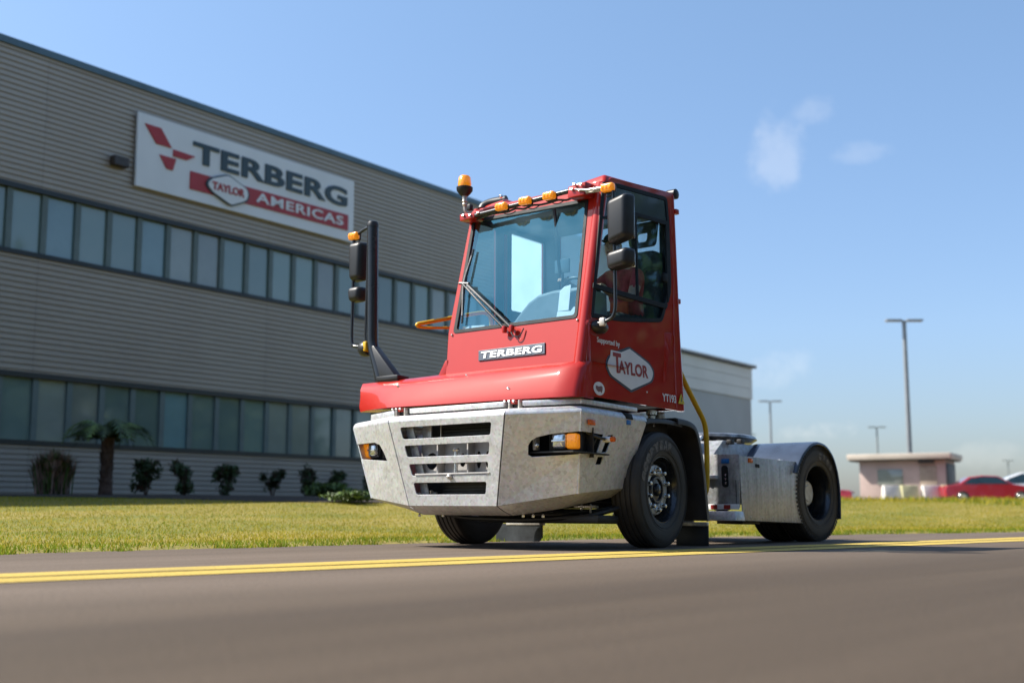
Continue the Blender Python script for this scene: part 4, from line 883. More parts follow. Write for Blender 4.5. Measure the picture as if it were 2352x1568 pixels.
# --- deck strips and hinges above the bumper
box('deck_strip', (-.035, -1.375, 1.192), (1.15, .06, .046), GALV, TR, .006)
hexa('deck_strip', [(.747, -1.40, 1.168), (1.19, -1.165, 1.182), (1.19, -1.10, 1.182), (.747, -1.34, 1.168), (.747, -1.40, 1.212), (1.19, -1.165, 1.226), (1.19, -1.10, 1.226), (.747, -1.34, 1.212)], GALV, TR, .005)
hexa('deck_strip', [(1.14, -1.15, 1.184), (1.2, -1.17, 1.184), (1.2, -.36, 1.184), (1.14, -.36, 1.184), (1.14, -1.15, 1.227), (1.2, -1.17, 1.227), (1.2, -.36, 1.222), (1.14, -.36, 1.222)], GALV, TR, .004)
hexa('deck_strip', [(-1.21, -1.33, 1.135), (-.805, -1.41, 1.150), (-.805, -1.35, 1.150), (-1.21, -1.27, 1.135), (-1.21, -1.33, 1.195), (-.805, -1.41, 1.208), (-.805, -1.35, 1.208), (-1.21, -1.27, 1.195)], GALV, TR, .005)
for x, y in ((-.71, -1.40), (.645, -1.37)):
    for s_ in (-.055, .055): box('hinge_ear', (x + s_, y, 1.185), (.018, .05, .075), STEEL, TR, .006)
    box('hinge_block', (x, y + .04, 1.19), (.10, .05, .05), DARK, TR, .008); box('hinge_cap', (x - .005, y + .0, 1.205), (.06, .04, .03), RED2, TR, .008)
    for s_ in (-.05, .0, .05): lathe('hinge_bolt', [(0, .001), (0, .013), (.015, .012), (.02, .001)], NUT, TR, 8, 'X', (x + s_ - .06, y - .02, 1.215))
box('cowl_underframe', (-.2, -1.13, 1.205), (1.9, .22, .055), DARK, TR, .01)
# --- bumper
A, B, C_, D, E_ = V3(-1.44, -1.343, 1.075), V3(-.710, -1.574, 1.082), V3(.698, -1.574, 1.082), V3(1.25, -1.232, 1.108), V3(1.25, -.288, 1.102)
A1, B1, C1, D1, E1 = V3(-1.200, -1.318, .41), V3(-.549, -1.455, .330), V3(.508, -1.455, .325), V3(1.158, -1.163, .437), V3(1.140, -.478, .51)
def bil(bl, br, tr, tl, su=1., sv=1., o=0.):
    n = (br - bl).cross(tl - bl).normalized()
    def f(u, v, w):
        a, b = u / su, v / sv; p = bl * (1 - a) * (1 - b) + br * a * (1 - b) + tr * a * b + tl * (1 - a) * b
        return p + n * (w + o)
    return f
def sc(pts, su, sv): return [(a * su, b * sv) for a, b in pts]
# centre panel with four slots
def xz_uv(x, z):
    v = (z - .3275) / (1.082 - .3275); xl = -.549 + (-.710 + .549) * v; xr = .508 + (.698 - .508) * v; return ((x - xl) / (xr - xl), v)
SLOTS = [[(-.564, 1.026), (.542, 1.026), (.514, .920), (-.540, .920)], [(-.533, .862), (.499, .862), (.474, .759), (-.508, .759)], [(-.499, .697), (.462, .697), (.434, .593), (-.470, .593)], [(-.464, .531), (.418, .531), (.394, .426), (-.441, .426)]]
su, sv = 1.25, .76
bc = plate('bumper_centre', sc([(.004, .0), (.996, 0), (.996, 1), (.004, 1)], su, sv), [rpoly(sc([xz_uv(*q) for q in s], su, sv), .022) for s in SLOTS], .012, bil(B1, C1, C_, B, su, sv, -.006), GALV, TR, .0025)
su, sv = .65, .76
br_ = plate('bumper_wing', sc([(.012, 0), (.985, 0), (.985, .485), (.40, .505), (.345, .535), (.34, .64), (.37, .69), (.44, .725), (.60, .75), (.985, .762), (.985, 1), (.012, 1)], su, sv), [], .012, bil(C1, D1, D, C_, su, sv, -.006), GALV, TR, .0025)
bl_ = plate('bumper_wing', sc([(.01, 0), (.988, 0), (.988, 1), (.01, 1), (.01, .765), (.50, .770), (.62, .735), (.68, .64), (.715, .53), (.01, .55)], .75, sv), [], .012, bil(A1, B1, B, A, .75, sv, -.006), GALV, TR, .0025)
sd_ = plate('bumper_side', sc(rpoly([(.012, 0), (1, 0), (1, 1), (.012, 1), (.012, .762), (.36, .745), (.285, .50), (.012, .485)], [0, .03, .05, 0, 0, .01, .01, 0]), .95, .66), [sc([(.435, .745), (.52, .755), (.45, .52), (.365, .51)], .95, .66), sc([(.315, .455), (.41, .455), (.385, .355), (.285, .355)], .95, .66)], .012, bil(D1, E1, E_, D, .95, .66, -.006), GALV, br_, .0025)
A2, A21 = V3(-1.44, -.35, 1.08), V3(-1.22, -.5, .5)
plate('bumper_side', sc([(0, 0), (1, 0), (1, 1), (0, 1)], .9, .66), [], .012, bil(A21, A1, A, A2, .9, .66, -.006), GALV, bl_, .002)
# rolled top edges
def roll(name, P, parent, r=.055, back=.22):
    P = [Vector(p) for p in P]; V = []; Fc = []; prof = [(0, 0)]
    for k in range(1, 8):
        a = math.pi / 2 * k / 7; prof.append((r * (1 - math.cos(a)), r * math.sin(a)))
    prof.append((back, r)); n = len(prof)
    for i, p in enumerate(P):
        d1 = (p - P[i - 1]) if i else (P[1] - p); d2 = (P[i + 1] - p) if i < len(P) - 1 else d1
        d1 = Vector((d1.x, d1.y, 0)).normalized(); d2 = Vector((d2.x, d2.y, 0)).normalized()
        n1 = Vector((-d1.y, d1.x, 0)); n2 = Vector((-d2.y, d2.x, 0)); nn = (n1 + n2).normalized(); k = 1 / max(.4, nn.dot(n1))
        for (i_, z) in prof: V.append(p + nn * i_ * k + Vector((0, 0, z)))
    for i in range(len(P) - 1):
        for j in range(n - 1): Fc.append((i * n + j, (i + 1) * n + j, (i + 1) * n + j + 1, i * n + j + 1))
    return mk(name, V, Fc, GALV, parent, 50)
roll('top_roll', [B + V3(.005, 0, 0), C_ - V3(.005, 0, 0)], bc); roll('top_roll', [C_ + V3(.006, .004, 0), D, E_], br_); roll('top_roll', [A2, A, B - V3(.007, -.003, 0)], bl_)
# underside chamfers
A3, B3, C3, M3, D3 = V3(-1.0, -1.12, .335), V3(-.53, -1.28, .255), V3(.53, -1.28, .250), V3(.86, -1.12, .305), V3(1.03, -.48, .442)
def skirt(top, bot, parent):
    V = []; Fc = []
    for a, b in zip(top, bot):
        a, b = Vector(a), Vector(b); V += [a, a + (b - a) * .5 + V3(0, -.004, -.006), b, b + V3(0, .2, .03)]
    for i in range(len(top) - 1):
        for j in range(3): Fc.append((i * 4 + j + 1, (i + 1) * 4 + j + 1, (i + 1) * 4 + j, i * 4 + j))
    return mk('underside_fold', V, Fc, GALV, parent, 50)
skirt([B1 + V3(.005, 0, 0), C1 - V3(.005, 0, 0)], [B3 + V3(.006, 0, 0), C3 - V3(.006, 0, 0)], bc); skirt([C1 + V3(.006, .003, 0), D1, E1], [C3 + V3(.006, .003, 0), M3, D3], br_); skirt([A21, A1, B1 - V3(.007, -.003, 0)], [V3(-1.0, -.5, .42), A3, B3 - V3(.007, 0, 0)], bl_)
# rounded vertical corners
def lerp(a, b, t): return a + (b - a) * t
for (a, b) in ((0, .49), (.76, 1.0)): tube('corner_bend', [lerp(D1, D, a) + V3(-.007, .004, 0), lerp(D1, D, b) + V3(-.007, .004, 0)], .012, GALV, br_, 0, 12)
for (a, b) in ((0, .55), (.765, 1.0)): tube('corner_bend', [lerp(A1, A, a) + V3(.006, .006, 0), lerp(A1, A, b) + V3(.006, .006, 0)], .012, GALV, bl_, 0, 12)
for x in (-.6, -.3, .62, .70, .78): lathe('under_bolt', [(.238, .001), (.238, .012), (.255, .014), (.27, .001)], NUT, TR, 8, 'Z', (x, -1.27 + max(0, x - .55) * .45, .0))
# inside the slots: radiator, brackets, towing casting and pin
rad = box('radiator', (.12, -1.24, .735), (.86, .08, .70), mat('radiator_black', (.008, .009, .009), rough=.5, var=.2, scale=30), TR, .004)
for k in range(22): box('radiator_fin', (.12, -1.288, .42 + k * .029), (.82, .012, .008), mat('fin_grey', (.03, .033, .034), rough=.4, metal=.5), rad, 0)
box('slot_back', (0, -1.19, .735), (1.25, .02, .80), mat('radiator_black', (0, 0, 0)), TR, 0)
for s in SLOTS:
    xl, zt_, zb = s[0][0], s[0][1], s[2][1]; v = (zt_ - .33) / .75; yb = -1.455 - .12 * v
    hexa('slot_bracket', [(xl + .02, yb + .09, zb - .02), (xl + .12, yb + .09, zb - .02), (xl + .12, yb + .10, zb - .02), (xl + .02, yb + .10, zb - .02), (xl + .0, yb + .07, zt_ + .02), (xl + .09, yb + .07, zt_ + .02), (xl + .09, yb + .08, zt_ + .02), (xl + .0, yb + .08, zt_ + .02)], GALVB, TR, .002)
box('slot_side_plate', (-.41, -1.37, .98), (.11, .012, .16), GALV, TR, .002); box('slot_edge', (-.245, -1.36, .97), (.008, .012, .16), STEEL, TR, 0)
CAST = mat('cast_grey_paint', (.42, .40, .38), rough=.6, var=.12, scale=8, bump=.1, bscale=40)
def ell(cx_, cz_, rx, rz, n=20): return [(cx_ + rx * math.cos(2 * math.pi * i / n), cz_ + rz * math.sin(2 * math.pi * i / n)) for i in range(n)]
plate('towing_casting', [(-.46, .575), (.47, .575), (.47, .90), (-.46, .90)], [ell(-.33, .728, .075, .075), ell(-.19, .728, .035, .055), ell(.05, .728, .035, .06), ell(.24, .728, .03, .075), ell(.35, .728, .03, .075), ell(.44, .728, .022, .075)], .012, lambda u, v, w: (u, -1.385 + w, v), CAST, TR, .002)
for x in (-.175, .19): box('casting_rib', (x, -1.435, .735), (.016, .09, .34), CAST, TR, .004)
box('casting_ledge', (.02, -1.455, .605), (.90, .10, .016), CAST, TR, .004)
lathe('tow_pin', [(.56, .001), (.56, .02), (.585, .026), (.59, .019), (.795, .019), (.80, .03), (.815, .034), (.828, .026), (.834, .001)], NUT, TR, 18, 'Z', (.045, -1.47, 0))
lathe('pin_knob', [(.555, .001), (.56, .022), (.58, .028), (.60, .018), (.605, .001)], STEEL, TR, 14, 'Z', (.0, -1.505, 0))
for q in [(-.40, -1.33, .455), (-.37, -1.33, .442), (-.345, -1.33, .44)]: lathe('drain_fitting', [(-.02, .001), (-.02, .018), (.02, .018), (.025, .001)], STEEL, TR, 10, 'X', q)
# headlamps
def headlamp(cx_, cy_, cz_, ang, flip, parent):
    R_ = Matrix.Rotation(ang, 3, 'Z'); T = Vector((cx_, cy_, cz_))
    def P(x, y, z): return T + R_ @ Vector((x * flip, y, z))
    hs_ = box('lamp_housing', P(-.03, .10, 0), (.30, .16, .185), BLACK, TR, .02, R_)
    bm = bmesh.new(); bm_box(bm, P(-.055, -.005, .005), (.135, .10, .152), .035, R_, 4); from_bm('headlight', bm, LAMPC, TR, 50)
    bm = bmesh.new(); bm_box(bm, P(.062, .0, .0), (.098, .09, .128), .016, R_, 3); from_bm('turn_signal', bm, AMBER, TR, 50)
    box('lamp_bar', P(-.055, -.056, .0), (.12, .008, .016), CHROME, hs_, .003, R_); box('lamp_rim', P(-.055, .03, .0), (.155, .05, .17), SEAL, hs_, .02, R_)
    return hs_
headlamp(1.085, -1.225, .868, math.radians(14), 1, TR)
headlamp(-1.275, -1.24, .862, math.radians(-8), -1, TR)
plate('lamp_recess', [(.80, .74), (1.24, .74), (1.24, .99), (.80, .99)], [], .01, lambda u, v, w: (u, -1.06 + w, v), DARK, TR); box('recess_floor', (1.0, -1.1, .775), (.5, .5, .012), DARK, TR, 0, label=None)
plate('lamp_recess', [(-1.42, .74), (-.8, .74), (-.8, .99), (-1.42, .99)], [], .01, lambda u, v, w: (u, -1.12 + w, v), DARK, TR)
box('recess_bracket', (.84, -1.33, .85), (.03, .06, .11), GALVB, TR, .004); lathe('recess_bolt', [(-.02, .001), (-.02, .018), (.0, .02), (.01, .001)], NUT, TR, 12, 'X', (.895, -1.37, .83))
tube('recess_strut', [(1.20, -1.05, .80), (1.22, -.98, .93)], .012, DARK, TR, 0, 8)
box('side_reflector', (1.252, -1.10, 1.03), (.012, .10, .045), ORANGE, TR, .004)
box('blue_label', (1.248, -.562, 1.073), (.006, .062, .042), BLUE, TR, .001); hexa('roll_cutout', [(1.2, -.62, 1.10), (1.256, -.60, 1.10), (1.256, -.495, 1.10), (1.2, -.50, 1.10), (1.2, -.625, 1.163), (1.246, -.625, 1.150), (1.246, -.51, 1.150), (1.2, -.51, 1.163)], SEAL, TR, .004)
hexa('cutout_back', [(1.10, -1.0, .66), (1.13, -1.0, .66), (1.16, -.70, .66), (1.12, -.70, .66), (1.13, -1.0, .99), (1.16, -1.0, .99), (1.18, -.70, .99), (1.14, -.70, .99)], SEAL, TR, .0)
tube('marker_stalk', [(1.18, -1.08, .95), (1.26, -1.0, .905), (1.30, -.97, .897)], .013, BLACK, TR, .03, 8)
lathe('marker_light', [(-.05, .001), (-.05, .022), (-.02, .026), (.03, .024)], WHITE, TR, 14, 'X', (1.30, -.93, .898)); lathe('marker_tip', [(.03, .024), (.062, .022), (.07, .012), (.07, .001)], ORANGE, TR, 14, 'X', (1.30, -.93, .898))
# --- chassis
for s_ in (-1, 1): hexa('frame_rail', [(s_ * .43 - .04, -1.15, .52), (s_ * .43 + .04, -1.15, .52), (s_ * .43 + .04, 3.75, .62), (s_ * .43 - .04, 3.75, .62), (s_ * .43 - .04, -1.15, .80), (s_ * .43 + .04, -1.15, .80), (s_ * .43 + .04, 3.75, .90), (s_ * .43 - .04, 3.75, .90)], DARK, TR, .008)
box('engine_block', (0, -.35, .75), (.74, 1.3, .65), DARK, TR, .05); box('under_pan', (.45, -.72, .235), (1.38, .30, .07), DARK, TR, .02)
tube('steering_rod', [(-.75, -.62, .31), (.85, -.62, .30)], .03, DARK, TR, 0, 10); tube('under_hose', [(-.55, -1.1, .30), (-.3, -1.0, .235), (.4, -.95, .22), (1.0, -.8, .26), (1.1, -.4, .36)], .022, BLACK, TR, .12, 10); tube('under_hose', [(.2, -1.05, .28), (.7, -.9, .27), (1.0, -.5, .33), (1.1, -.2, .45)], .016, DARK, TR, .1, 8)
for x in (.80, .90): lathe('spring_bolt', [(.255, .001), (.255, .016), (.28, .018), (.285, .011), (.36, .011), (.37, .001)], STEEL, TR, 10, 'Z', (x, -.66, 0))
box('spring_plate', (.85, -.66, .345), (.20, .10, .02), STEEL, TR, .004); box('casting_plate', (.25, -.83, .25), (.46, .03, .05), STEEL, TR, .008); box('casting_plate', (.62, -.80, .25), (.16, .03, .05), STEEL, TR, .008)
box('spring_leaf', (.72, 0, .43), (.09, 1.3, .06), DARK, TR, .01); box('spring_leaf', (-.74, 0, .43), (.09, 1.3, .06), DARK, TR, .01)
box('underbody', (.2, -.35, 1.10), (1.7, 1.4, .14), DARK, TR, .02); box('cab_mount', (1.0, .26, 1.2), (.10, .12, .10), STEEL, TR, .02)
lathe('cab_damper', [(1.10, .001), (1.10, .035), (1.20, .035), (1.21, .05), (1.25, .05), (1.25, .001)], NUT, TR, 14, 'Z', (1.02, .12, 0))
# --- front mudguards
def guard(name, prof, x0, x1, m, parent, th=.014, lip=.045, rev=False):
    """prof: (y,z) arch points; a shell x0..x1 with a turned-down outer lip"""
    P = [Vector((0, y, z)) for y, z in prof]; P = smooth_path(P, .16, 6); V = []; Fc = []
    n = len(P); cs = None
    for i, p in enumerate(P):
        t = (P[min(i + 1, n - 1)] - P[max(i - 1, 0)]).normalized(); nn = Vector((0, -t.z, t.y))
        if nn.z < 0 and i < n * .3: pass
        sec = [(x0, 0), (x1 - .03, 0), (x1 - .008, -.008), (x1, -.03), (x1, -lip), (x1 - .012, -lip), (x1 - .014, -.034), (x1 - .034, -th), (x0, -th)]
        for (x, o) in sec: V.append(Vector((x, p.y + nn.y * o, p.z + nn.z * o)))
    k = 9
    for i in range(n - 1):
        for j in range(k): Fc.append((i * k + j, i * k + (j + 1) % k, (i + 1) * k + (j + 1) % k, (i + 1) * k + j))
    Fc.append(tuple(range(k))); Fc.append(tuple(range((n - 1) * k, n * k)))
    return mk(name, V, Fc, m, parent, 40)
ARC = [(-.42, 1.10), (-.20, 1.148), (.09, 1.162), (.33, 1.15)]
ARC2 = [(.24, 1.185), (.44, 1.18), (.56, 1.14), (.63, 1.03), (.70, .75), (.765, .26)]
guard('mudguard', ARC, .86, 1.22, FENDM, TR); g2 = guard('mudguard_rear', ARC2, .86, 1.235, FENDM, TR, .014, .06)
guard('mudguard', ARC, -1.22, -.86, FENDM, TR); guard('mudguard_rear', ARC2, -1.235, -.86, FENDM, TR, .014, .06)
lathe('guard_bolt', [(0, .001), (0, .02), (.01, .018), (.012, .001)], NUT, TR, 12, 'X', (1.0, .66, .36))
hexa('flap_bracket', [(.91, .745, .208), (1.20, .745, .208), (1.20, .785, .208), (.91, .785, .208), (.91, .745, .246), (1.20, .745, .246), (1.20, .785, .246), (.91, .785, .246)], STEEL, TR, .004)
box('mudflap', (1.02, .775, .112), (.36, .016, .20), BLACK, TR, .004); box('flap_bracket', (-1.05, .76, .215), (.52, .03, .03), STEEL, TR, .004)
plate('mudflap', [(-1.46, .03), (-.865, .03), (-.815, .075), (-.815, .215), (-1.46, .215)], [], .016, lambda u, v, w: (u, .76 + w, v), mat('grey_flap', (.05, .055, .06), rough=.35, var=.3, scale=6), TR)
# --- handrail, step box, fifth wheel, rear guard
tube('handrail', [(1.06, .36, 1.95), (1.08, .40, 1.80), (1.10, .572, 1.545), (1.10, .925, 1.185), (1.10, .936, .95), (1.10, .928, .60), (1.09, .915, .52), (1.03, .90, .47)], .026, YEL, TR, .10, 14)
hexa('step_box_front', [(.55, 1.35, .40), (1.205, 1.35, .40), (1.205, 1.362, .40), (.55, 1.362, .40), (.55, 1.35, .935), (1.205, 1.35, .922), (1.205, 1.362, .922), (.55, 1.362, .935)], GALVB, TR, .002)
plate('hand_slot', rpoly([(1.012, .60), (1.088, .60), (1.080, .815), (1.006, .815)], .037, 6), [], .004, lambda u, v, w: (u, 1.347 + w, v), SEAL, TR)
for z in (.64, .68, .72): lathe('slot_fitting', [(0, .001), (0, .012), (.012, .010), (.014, .001)], NUT, TR, 10, 'X', (1.055, 1.341, z))
box('blue_label', (1.052, 1.347, .858), (.088, .004, .046), BLUE, TR, .001)
hexa('step_box_side', [(1.20, 1.40, .276), (1.21, 1.40, .276), (1.21, 2.628, .279), (1.20, 2.628, .279), (1.20, 1.352, .908), (1.21, 1.352, .908), (1.21, 2.603, .918), (1.20, 2.603, .918)], GALVS, TR, .002)
box('step_box_top', (.93, 1.98, .905), (.54, 1.24, .010), GALVS, TR, .002); box('step_box_floor', (.93, 2.0, .285), (.54, 1.2, .012), GALVB, TR, .002); box('step_box_rear', (.93, 2.6, .6), (.53, .012, .61), GALVS, TR, .002)
box('side_reflector', (1.214, 1.56, .872), (.012, .088, .044), ORANGE, TR, .004); plate('side_port', rpoly([(1.655, .812), (1.74, .808), (1.74, .842), (1.655, .846)], .012), [], .003, lambda u, v, w: (1.2125 + w, u, v), SEAL, TR)
for y in (1.55, 1.78, 2.0, 2.22, 2.5): lathe('panel_rivet', [(0, .001), (0, .011), (.004, .009), (.005, .001)], STEEL, TR, 10, 'X', (1.21, y, .312))
lathe('panel_rivet', [(0, .001), (0, .011), (.004, .009), (.005, .001)], STEEL, TR, 10, 'X', (1.21, 2.5, .86))
hexa('lower_step', [(.70, 1.22, .272), (1.235, 1.22, .272), (1.235, 1.40, .272), (.70, 1.40, .272), (.70, 1.25, .365), (1.215, 1.25, .365), (1.215, 1.40, .365), (.70, 1.40, .365)], GALV, TR, .006)
st = box('reflector_strip', (1.03, 1.335, .408), (.355, .012, .052), WHITE, TR, .002)
for x in (.925, 1.075): box('red_segment', (x, 1.327, .406), (.072, .006, .042), DRED, st, .0)
ub = box('upper_step_edge', (.88, 1.33, .70), (.17, .05, .036), WHITE, TR, .004); box('red_segment', (.83, 1.303, .70), (.03, .004, .034), DRED, ub, 0)
tube('box_seam', [(1.17, 1.346, .43), (1.17, 1.346, .67)], .003, SEAL, TR, 0, 6); box('box_foot', (.95, 1.75, .262), (.3, .35, .03), DARK, TR, .004)
hexa('lift_frame', [(-.45, 1.75, .88), (.60, 1.75, .88), (.60, 3.2, .90), (-.45, 3.2, .90), (-.45, 2.15, 1.14), (.55, 2.15, 1.14), (.55, 3.1, 1.12), (-.45, 3.1, 1.12)], GALVB, TR, .01)
hexa('ramp_plate', [(-.30, 1.50, .90), (.45, 1.50, .90), (.45, 1.53, .88), (-.30, 1.53, .88), (-.30, 2.05, 1.19), (.35, 2.05, 1.19), (.35, 2.08, 1.17), (-.30, 2.08, 1.17)], mat('bright_plate', (.7, .7, .7), rough=.35, metal=.3), TR, .003)
fw = []
for i in range(40):
    a = 2 * math.pi * i / 40; fw.append((.52 * math.cos(a), 2.72 + .56 * math.sin(a)))
V, Fc = lathe_geo([(1.145, .30), (1.15, .50), (1.185, .56), (1.215, .545), (1.228, .50), (1.232, .001)], 44, 'Z'); mk('fifth_wheel', [(q[0] * .95 + .02, q[1] + 2.72, q[2] + .018) for q in V], Fc, mat('greasy_steel', (.42, .40, .37), rough=.3, metal=.8, var=.35, scale=8), TR, 35)
for k in range(9): box('coupling_lug', (-.25 + .12 * k, 2.22 + .01 * (k % 3), 1.125), (.06, .08, .05), DARK, TR, .01)
RARC = [(2.44, .80), (2.50, .905), (2.60, 1.01), (2.78, 1.125), (2.95, 1.165), (3.15, 1.145), (3.32, 1.04), (3.43, .86), (3.475, .62), (3.462, .34)]
guard('rear_mudguard', RARC, .52, 1.25, BLUEF, TR, .014, .03); guard('rear_mudguard', RARC, -1.25, -.52, BLUEF, TR, .014, .03)
box('rear_guard_clip', (1.0, 2.46, .928), (.14, .06, .02), WHITE, TR, .005)
# --- interior
plate('dashboard', [(.12, 1.9), (1.08, 1.9), (1.06, 2.22), (.95, 2.255), (.66, 2.255), (.50, 2.235), (.39, 2.18), (.30, 2.10), (.22, 2.02), (.12, 1.98)], [], .30, lambda u, v, w: (u, -.76 + w + .06 * (v - 1.9), v), DASH, TR, .03)
box('dash_shelf', (.3, -.80, 1.90), (1.45, .36, .10), TRIM, TR, .02)
plate('seat_back', rpoly([(.62, 1.95), (1.06, 1.95), (1.06, 2.72), (.98, 2.80), (.70, 2.80), (.62, 2.72)], .06), [], .10, lambda u, v, w: (u, .20 + .12 * (v - 1.95) + w, v), SEATM, TR, .03)
plate('headrest', rpoly([(.70, 2.84), (.98, 2.84), (1.02, 3.08), (.66, 3.08)], .04), [rpoly([(.78, 2.89), (.90, 2.89), (.91, 2.98), (.77, 2.98)], .03)], .06, lambda u, v, w: (u, .28 + w, v), SEATM, TR, .015)
box('seat_cushion', (.84, -.05, 1.93), (.46, .50, .14), SEATM, TR, .05); box('seat_base', (.84, -.02, 1.76), (.36, .4, .24), TRIM, TR, .03)
tube('seat_belt', [(1.06, .26, 2.62), (1.0, .12, 2.6), (.9, .02, 2.4)], .02, SEAL, TR, .05, 8, None)
sw = Vector((.80, -.62, 2.22)); ax = Vector((0, .75, .66)).normalized(); e1 = Vector((1, 0, 0)); e2 = ax.cross(e1)
ring = [sw + (e1 * math.cos(2 * math.pi * i / 36) + e2 * math.sin(2 * math.pi * i / 36)) * .20 for i in range(37)]
tube('steering_wheel', ring, .015, BLACK, TR, 0, 8); tube('steering_column', [sw - ax * .3, sw], .03, BLACK, TR, 0, 8)
for k in (0, 2.1, 4.2): tube('wheel_spoke', [sw - ax * .02, sw + (e1 * math.cos(k) + e2 * math.sin(k)) * .2], .012, BLACK, TR, 0, 6)
tube('hand_brake_lever', [(.62, -.80, 3.02), (.63, -.79, 2.90), (.65, -.78, 2.55), (.66, -.77, 2.42)], .016, BLACK, TR, .05, 8)
plate('paper_tag', [(.80, 2.035), (.92, 2.035), (.90, 2.27), (.83, 2.262), (.785, 2.225)], [], .003, FPm(-.045), PAPER, TR); plate('paper_sheet', [(.80, 1.972), (1.03, 1.972), (1.02, 2.06), (.975, 2.055), (.95, 2.02), (.80, 2.03)], [], .003, FPm(-.04), PAPER, TR); plate('paper_sheet', [(-.315, 1.976), (-.07, 1.970), (-.045, 1.993), (-.25, 2.005)], [], .003, FPm(-.04), PAPER, TR)
box('dash_screen', (.60, -.66, 2.52), (.17, .02, .13), mat('screen_grey', (.10, .14, .16), rough=.2), TR, .006); tube('screen_stalk', [(.62, -.68, 2.25), (.60, -.66, 2.48)], .012, BLACK, TR, 0, 6)
PITCH = 0.0
# --- wheels
def tyre_prof(w=.285, R=.522, rb=.292):
    h = w / 2; p = [(-h * .80, rb), (-h * .93, rb + .012), (-h * 1.0, rb + .07), (-h * 1.0, rb + .12), (-h * .955, R - .050), (-h * .90, R - .022), (-h * .80, R - .006)]
    for gx in (-.52, -.18, .18, .52):
        c = h * gx; p += [(c - .010, R - .001), (c - .006, R - .013), (c + .006, R - .013), (c + .010, R - .001)]
    p += [(h * .80, R - .006), (h * .90, R - .022), (h * .955, R - .050), (h * 1.0, rb + .12), (h * 1.0, rb + .07), (h * .93, rb + .012), (h * .80, rb)]
    return p
def arc_letters(name, text, r, ang0, step, x, parent, size):
    for i, ch in enumerate(text):
        if ch == ' ': continue
        a = ang0 + i * step; vs_, fs = curve_mesh(None, .004, 0, ch, size, .012, 1); vs_, fs = weld(vs_, fs); xs = [v[0] for v in vs_]; mx_ = (min(xs) + max(xs)) / 2
        out = []
        for v in vs_:
            yy = (v[0] - mx_) ; rr = r + v[1]; aa = a + yy / r
            out.append((x + v[2], -math.cos(aa) * rr, math.sin(aa) * rr))
        mk(name, out, fs, LETTER, parent)
def wheel(name, loc, rz, kind, side):
    R = .522
    w = mk(name, *lathe_geo([(.112, .298), (.122, .304), (.122, .292), (.108, .284), (.07, .270), (-.02, .262), (-.10, .27), (-.115, .285)], 56), RIMB, TR, 40)
    w.location = loc; w.rotation_euler = (0, 0, rz + (math.pi if side < 0 else 0))
    V, Fc = lathe_geo(tyre_prof(), 96); t = mk('tyre', V, Fc, RUBBER, w, 30)
    for r_ in (.345, .365, .455, .470): V, Fc = lathe_geo([(.134 - .02 * (r_ > .4), r_ - .004), (.1445 - .003 * (r_ > .4) - .0015 * (r_ > .46), r_), (.134 - .02 * (r_ > .4), r_ + .004)], 72); mk('sidewall_ring', V, Fc, RUBBER, t, 30)
    if kind == 'front':
        V, Fc = lathe_geo([(-.02, .262), (.00, .25), (.02, .235), (.035, .226), (.052, .222), (.056, .215), (.056, .145), (.045, .138), (.045, .001)], 56); mk('wheel_disc', V, Fc, HUBM, w, 35)
        V, Fc = lathe_geo([(.045, .135), (.06, .130), (.075, .118), (.075, .10), (.060, .095), (.062, .06), (.085, .052), (.092, .04), (.092, .001)], 40); mk('hub', V, Fc, RIMB, w, 35)
        for k in range(10):
            a = 2 * math.pi * (k + .5) / 10; V, Fc = lathe_geo([(.05, .001), (.056, .026), (.066, .026), (.07, .019), (.10, .019), (.104, .014), (.105, .001)], 10)
            mk('wheel_nut', [(q[0], q[1] + .180 * math.cos(a), q[2] + .180 * math.sin(a)) for q in V], Fc, NUT, w, 35)
        arc_letters('tyre_lettering', 'GOODYEAR', .372, math.radians(16), math.radians(13.2), .1425, t, .085)
    else:
        V, Fc = lathe_geo([(-.10, .27), (-.14, .25), (-.15, .14), (-.13, .13), (-.13, .001)], 48); mk('wheel_disc', V, Fc, RIMB, w, 35)
        V, Fc = lathe_geo([(-.14, .150), (-.02, .140), (.0, .125), (.0, .09), (.012, .085), (.012, .001)], 40); mk('hub', V, Fc, HUBM, w, 35)
        for k in range(10):
            a = 2 * math.pi * k / 10; V, Fc = lathe_geo([(-.13, .001), (-.13, .022), (-.09, .02), (-.085, .001)], 8); mk('wheel_nut', [(q[0], q[1] + .185 * math.cos(a), q[2] + .185 * math.sin(a)) for q in V], Fc, STEEL, w, 35)
        V, Fc = lathe_geo([(q[0] - .325, q[1]) for q in tyre_prof()], 72); mk('inner_tyre', V, Fc, RUBBER, w, 30)
        for k in range(60):   # shoulder lugs of the drive tyre
            pass
        V = []; Fc = []
        for k in range(72):
            a = 2 * math.pi * k / 72; a2 = a + 2 * math.pi / 72 * .55; b = len(V)
            for (x, r, aa) in [(.142, .478, a), (.142, .478, a2), (.132, .508, a2), (.132, .508, a), (.147, .480, a), (.147, .480, a2), (.140, .512, a2), (.140, .512, a)]: V.append((x, r * math.cos(aa), r * math.sin(aa)))
            Fc += [(b + 4, b + 5, b + 6, b + 7), (b, b + 1, b + 5, b + 4), (b + 2, b + 3, b + 7, b + 6), (b + 1, b + 2, b + 6, b + 5), (b, b + 4, b + 7, b + 3)]
        mk('shoulder_lugs', V, Fc, RUBBER, w, None, None, 'stuff')
        arc_letters('tyre_lettering', 'G399', .372, math.radians(96), math.radians(13.2), .1425, t, .07)
    return w
ST_ = math.radians(7)
wheel('front_wheel', (1.078, 0.0, .518), ST_, 'front', 1)
wheel('front_wheel', (-1.13, 0.0, .518), ST_, 'front', -1)
